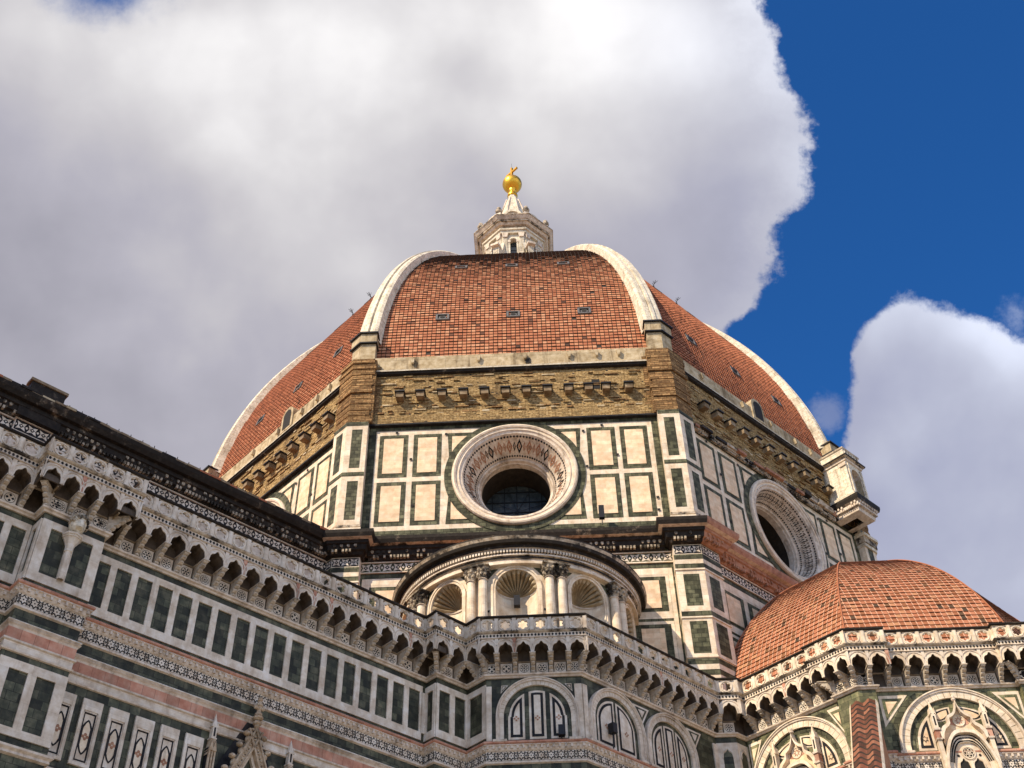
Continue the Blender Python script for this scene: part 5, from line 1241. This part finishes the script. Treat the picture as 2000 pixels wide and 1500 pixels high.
m, ms = lb(); sweep(LP, ms, [(0, 59.2), (.1, 59.22), (.12, 59.4), (.3, 59.48), (.34, 59.62), (.05, 59.68), (.02, 59.75), (.02, 60.4), (.1, 60.42), (.1, 60.55), (-.3, 60.58), (-3, 60.58)], ['carved', 'carved', 'sootlight', 'soot', 'sootlight', 'ribstone', 'ribstone', 'carved', 'sootlight', 'soot', 'plaster']); 
for i in (1, 2):
    f = LP.fr[i]; u0, u1 = LP.span(i, 0); n = int((u1-u0)/.3)
    for j in range(n): c = u0+(u1-u0)*(j+.5)/n; slab(m, f, c-.07, c+.07, 59.8, 60.35, .02, .1, 'ribstone')
m.build('balustrade', log)
# ------------------------------------------------------------------ aisle window gable, carved head on its column
f = Fr(nS, 22.2); gc = -37.72
win = None
mb = MB(); mb.face([f(*p, .05) for p in ((gc-2.05, 21.2), (gc+1.95, 21.2), (gc+.1, 24.95), (gc-.18, 24.95))], 'black'); 
def strip(mb, a, b_, w0, w1, d, m, d0): 
    t = (V(b_)-V(a)).normalized(); n_ = V((-t.y, t.x)); prism(mb, f, [tuple(V(a)+n_*w0), tuple(V(b_)+n_*w0), tuple(V(b_)+n_*w1), tuple(V(a)+n_*w1)], d0, d, m)
ap = (gc, 24.45)
for s in (-1, 1):
    a = (gc+s*1.62, 20.9); dirn = (V(ap)-V(a)).normalized(); n_ = V((-dirn.y, dirn.x))*s
    for w0, w1, d in ((0, .07, .42), (.07, .32, .34), (.32, .40, .42)):
        q = [V(a)+n_*w0, V(ap)+n_*w0, V(ap)+n_*w1, V(a)+n_*w1]; prism(mb, f, [tuple(p) for p in q], .05, d, 'carvedwarm')
    for k in range(26):
        c = V(a)+(V(ap)-V(a))*((k+.5)/26)+n_*.195; lathe_ball(mb, f(c.x, c.y, .35), (.055, .055, .05), 'carvedwarm', 6, 3)
        if k % 2: mb.face([f(c.x-.05, c.y-.07, .345), f(c.x+.03, c.y-.1, .345), f(c.x+.05, c.y-.04, .345)], 'black')
    a2 = (gc+s*1.2, 20.9); q = [V((gc+s*1.14, 20.9)), V((gc, 23.5)), V((gc, 23.2)), V((gc+s*1.0, 20.9))]; prism(mb, f, [tuple(p) for p in q], .05, .2, 'whitedim')
mb.face([f(*p, .06) for p in ((gc-1.1, 20.9), (gc+1.1, 20.9), (gc, 23.35))], 'greendim')
disc(mb, f, gc-.02, 22.05, .5, .1, 'whitedim', 24); ring(mb, f, gc-.02, 22.05, .5, .62, .16, 'whitedim', .06)
for k in range(6): a = pi/3*k; disc(mb, f, gc-.02+.28*cos(a), 22.05+.28*sin(a), .12, .11, 'black', 10)
win = mb.build('window_gable', aisle)
mb = MB()
for s in (-1, 1):
    for k in range(6):
        t = (k+.35)/6.2; c = V((gc+s*1.62, 20.9))*(1-t)+V(ap)*t; n_ = V((s*.9, .42))*.22
        p = c+n_; lathe_ball(mb, f(p.x, p.y, .36), (.15, .15, .11), 'carvedwarm', 10, 6); lathe_ball(mb, f(p.x, p.y, .47), (.06, .05, .04), 'carved', 6, 4)
        p = c+n_*.4-V((0, .16)); lathe_ball(mb, f(p.x, p.y, .32), (.14, .1, .16), 'carvedwarm', 8, 5)
mb.build('crocket', win)
mb = MB()
for z, r in ((24.5, .12), (24.62, .2), (24.85, .24), (25.02, .17), (25.15, .1), (25.3, .13), (25.45, .16), (25.55, .1), (25.7, .12)): lathe_ball(mb, f(gc, z, .36), (r, r, .12), 'carvedwarm', 10, 5)
for s in (-1, 1): lathe_ball(mb, f(gc+s*.17, 25.32, .36), (.1, .1, .1), 'carvedwarm', 8, 5)
mb.build('finial', win)
for c in (-39.57, -35.83):
    mb = MB()
    for x in (-.12, 0, .12): slab(mb, f, c+x-.035, c+x+.035, 19.5, 23.0, 0, .36, 'carvedwarm')
    slab(mb, f, c-.16, c+.16, 19.5, 23.0, 0, .28, 'black')
    for x in (-.08, .08): prism(mb, f, [(c+x-.09, 22.85), (c+x+.09, 22.85), (c+x, 23.3)], 0, .38, 'carvedwarm')
    prism(mb, f, [(c-.17, 22.7), (c+.17, 22.7), (c+.1, 23.4), (c-.1, 23.4)], 0, .3, 'carvedwarm')
    slab(mb, f, c-.1, c+.1, 23.4, 23.95, .05, .28, 'whitedim'); slab(mb, f, c-.04, c+.04, 23.5, 23.88, .28, .285, 'shadowhole'); slab(mb, f, c-.13, c+.13, 23.38, 23.44, .0, .31, 'carved')
    b0 = [f(c-.1, 23.95, .05), f(c+.1, 23.95, .05), f(c+.1, 23.95, .28), f(c-.1, 23.95, .28)]; top = f(c, 24.55, .16)
    for i in range(4): mb.face([b0[i], b0[(i+1) % 4], top], 'whitedim')
    for x in (-.1, .1): prism(mb, f, [(c+x-.05, 23.9), (c+x+.05, 23.9), (c+x, 24.1)], .04, .29, 'whitedim')
    mb.build('pinnacle', aisle)
f = PT.fr[2]; hc = -47.62; P = f(hc, 0, .16)
mb = MB(); lathe(mb, P, [(.13, 27.2), (.13, 28.46), (.17, 28.5), (.15, 28.56), (.2, 28.8), (.34, 29.06), (.38, 29.08), (.38, 29.14), (.42, 29.16), (.42, 29.25), (0, 29.25)], 'whitedim', 8); mb.build('engaged_column', aisle)
mb = MB(); H = f(hc, 29.66, .42); fd = (f.n*.92+V((0, 0, -.38))).normalized(); sx = f.r; uz = sx.cross(fd)*-1
if uz.z < 0: uz = -uz
def hp(x, y, z): return H+(sx*x+fd*y+uz*z)*1.25
n, m_ = 18, 14
def hs_(i, j):
    t, p = 2*pi*i/n, pi*j/m_-pi/2; x, y, z = .27*cos(p)*cos(t), .28*cos(p)*sin(t), .36*sin(p)
    if y > 0 and z < -.05: x *= 1-.25*min(1, (-z-.05)/.3)
    if y > .12 and abs(x) < .06 and -.1 < z < .1: y += .09*(1-(z-.0)/.2)
    if y > .12 and .05 < abs(x) < .17 and .02 < z < .12: y -= .05
    if y > .1 and abs(x) < .1 and -.22 < z < -.12: y -= .06
    return hp(x, y, z)
for i in range(n):
    for j in range(m_): mb.face([hs_(i, j), hs_(i+1, j), hs_(i+1, j+1), hs_(i, j+1)], 'ribstone')
for s in (-1, 1): lathe_ball(mb, hp(s*.1, .2, .06), (.035, .035, .03), 'black', 6, 4); lathe_ball(mb, hp(s*.26, 0, 0), (.05, .06, .08), 'carvedwarm', 6, 4)
hd = mb.build('carved_head', aisle)
mb = MB(); rnd = random.Random(5)
for i in range(70):
    t, p = rnd.uniform(0, 2*pi), rnd.uniform(-.2, 1.5); x, y, z = .29*cos(p)*cos(t), .29*cos(p)*sin(t), .36*sin(p)
    if y > .16 and z < .2: continue
    lathe_ball(mb, hp(x, y, z), (.08, .08, .07), 'capstone', 6, 4)
for i in range(5): lathe_ball(mb, hp(-.14+.07*i, .2, .26), (.06, .06, .06), 'capstone', 6, 4)
mb.build('hair', hd)
# ------------------------------------------------------------------ lightning rods on the dome
for k, ph, lab in ((-1, .62, 'thin forked lightning rod on the tiles just left of the left front rib'), (-1, .47, 'lower thin forked lightning rod on the left tile slope'), (1, .60, 'thin forked lightning rod on the tiles just right of the right front rib'), (1, .44, 'lower thin forked lightning rod on the right tile slope')):
    pass
def rod(c, n_, lab):
    t = thing('lightning_rod', lab, 'lightning rod', c, 'lightning rods on the dome tiles'); mb = MB(); e = c+n_*.75
    tube(mb, [c, e], .03, 'iron', 5); mb.build('mast', t); mb = MB(); s = V((1, 0, 0))
    tube(mb, [c+n_*.4, c+n_*.7+s*.2], .02, 'iron', 4); tube(mb, [c+n_*.4, c+n_*.7-s*.2], .02, 'iron', 4); tube(mb, [c+n_*.25, c+n_*.5-s*.2], .02, 'iron', 4); mb.build('fork', t)
    mb = MB(); box(mb, c, (.3, .3, .2), 'iron'); mb.build('foot', t)
def tangent_z(k, u):
    """height where the tile slope turns away from the camera at offset u"""
    f = Fr(nrm(k), 0); best = None
    for i in range(200):
        ph = PH0+(PH1-PH0)*i/199; r, z = shell(ph); p = f(u, z, r*C8); nn = f.n*cos(ph)+V((0, 0, sin(ph))); v = abs((CAM-p).normalized().dot(nn))
        if best is None or v < best[0]: best = (v, p, nn)
    return best[1], best[2]
for k, u, lab in ((-1, 5.2, 'thin forked lightning rod on the left tile slope, close to the front rib'), (-1, 2.6, 'thin forked lightning rod on the left tile slope, the farther one from the front rib'), (1, -4.7, 'thin forked lightning rod on the right tile slope, close to the front rib'), (1, -1.7, 'thin forked lightning rod on the right tile slope, the farther one from the front rib')):
    p, nn = tangent_z(k, u); rod(p, (nn+V((0, 0, .8))).normalized(), lab)
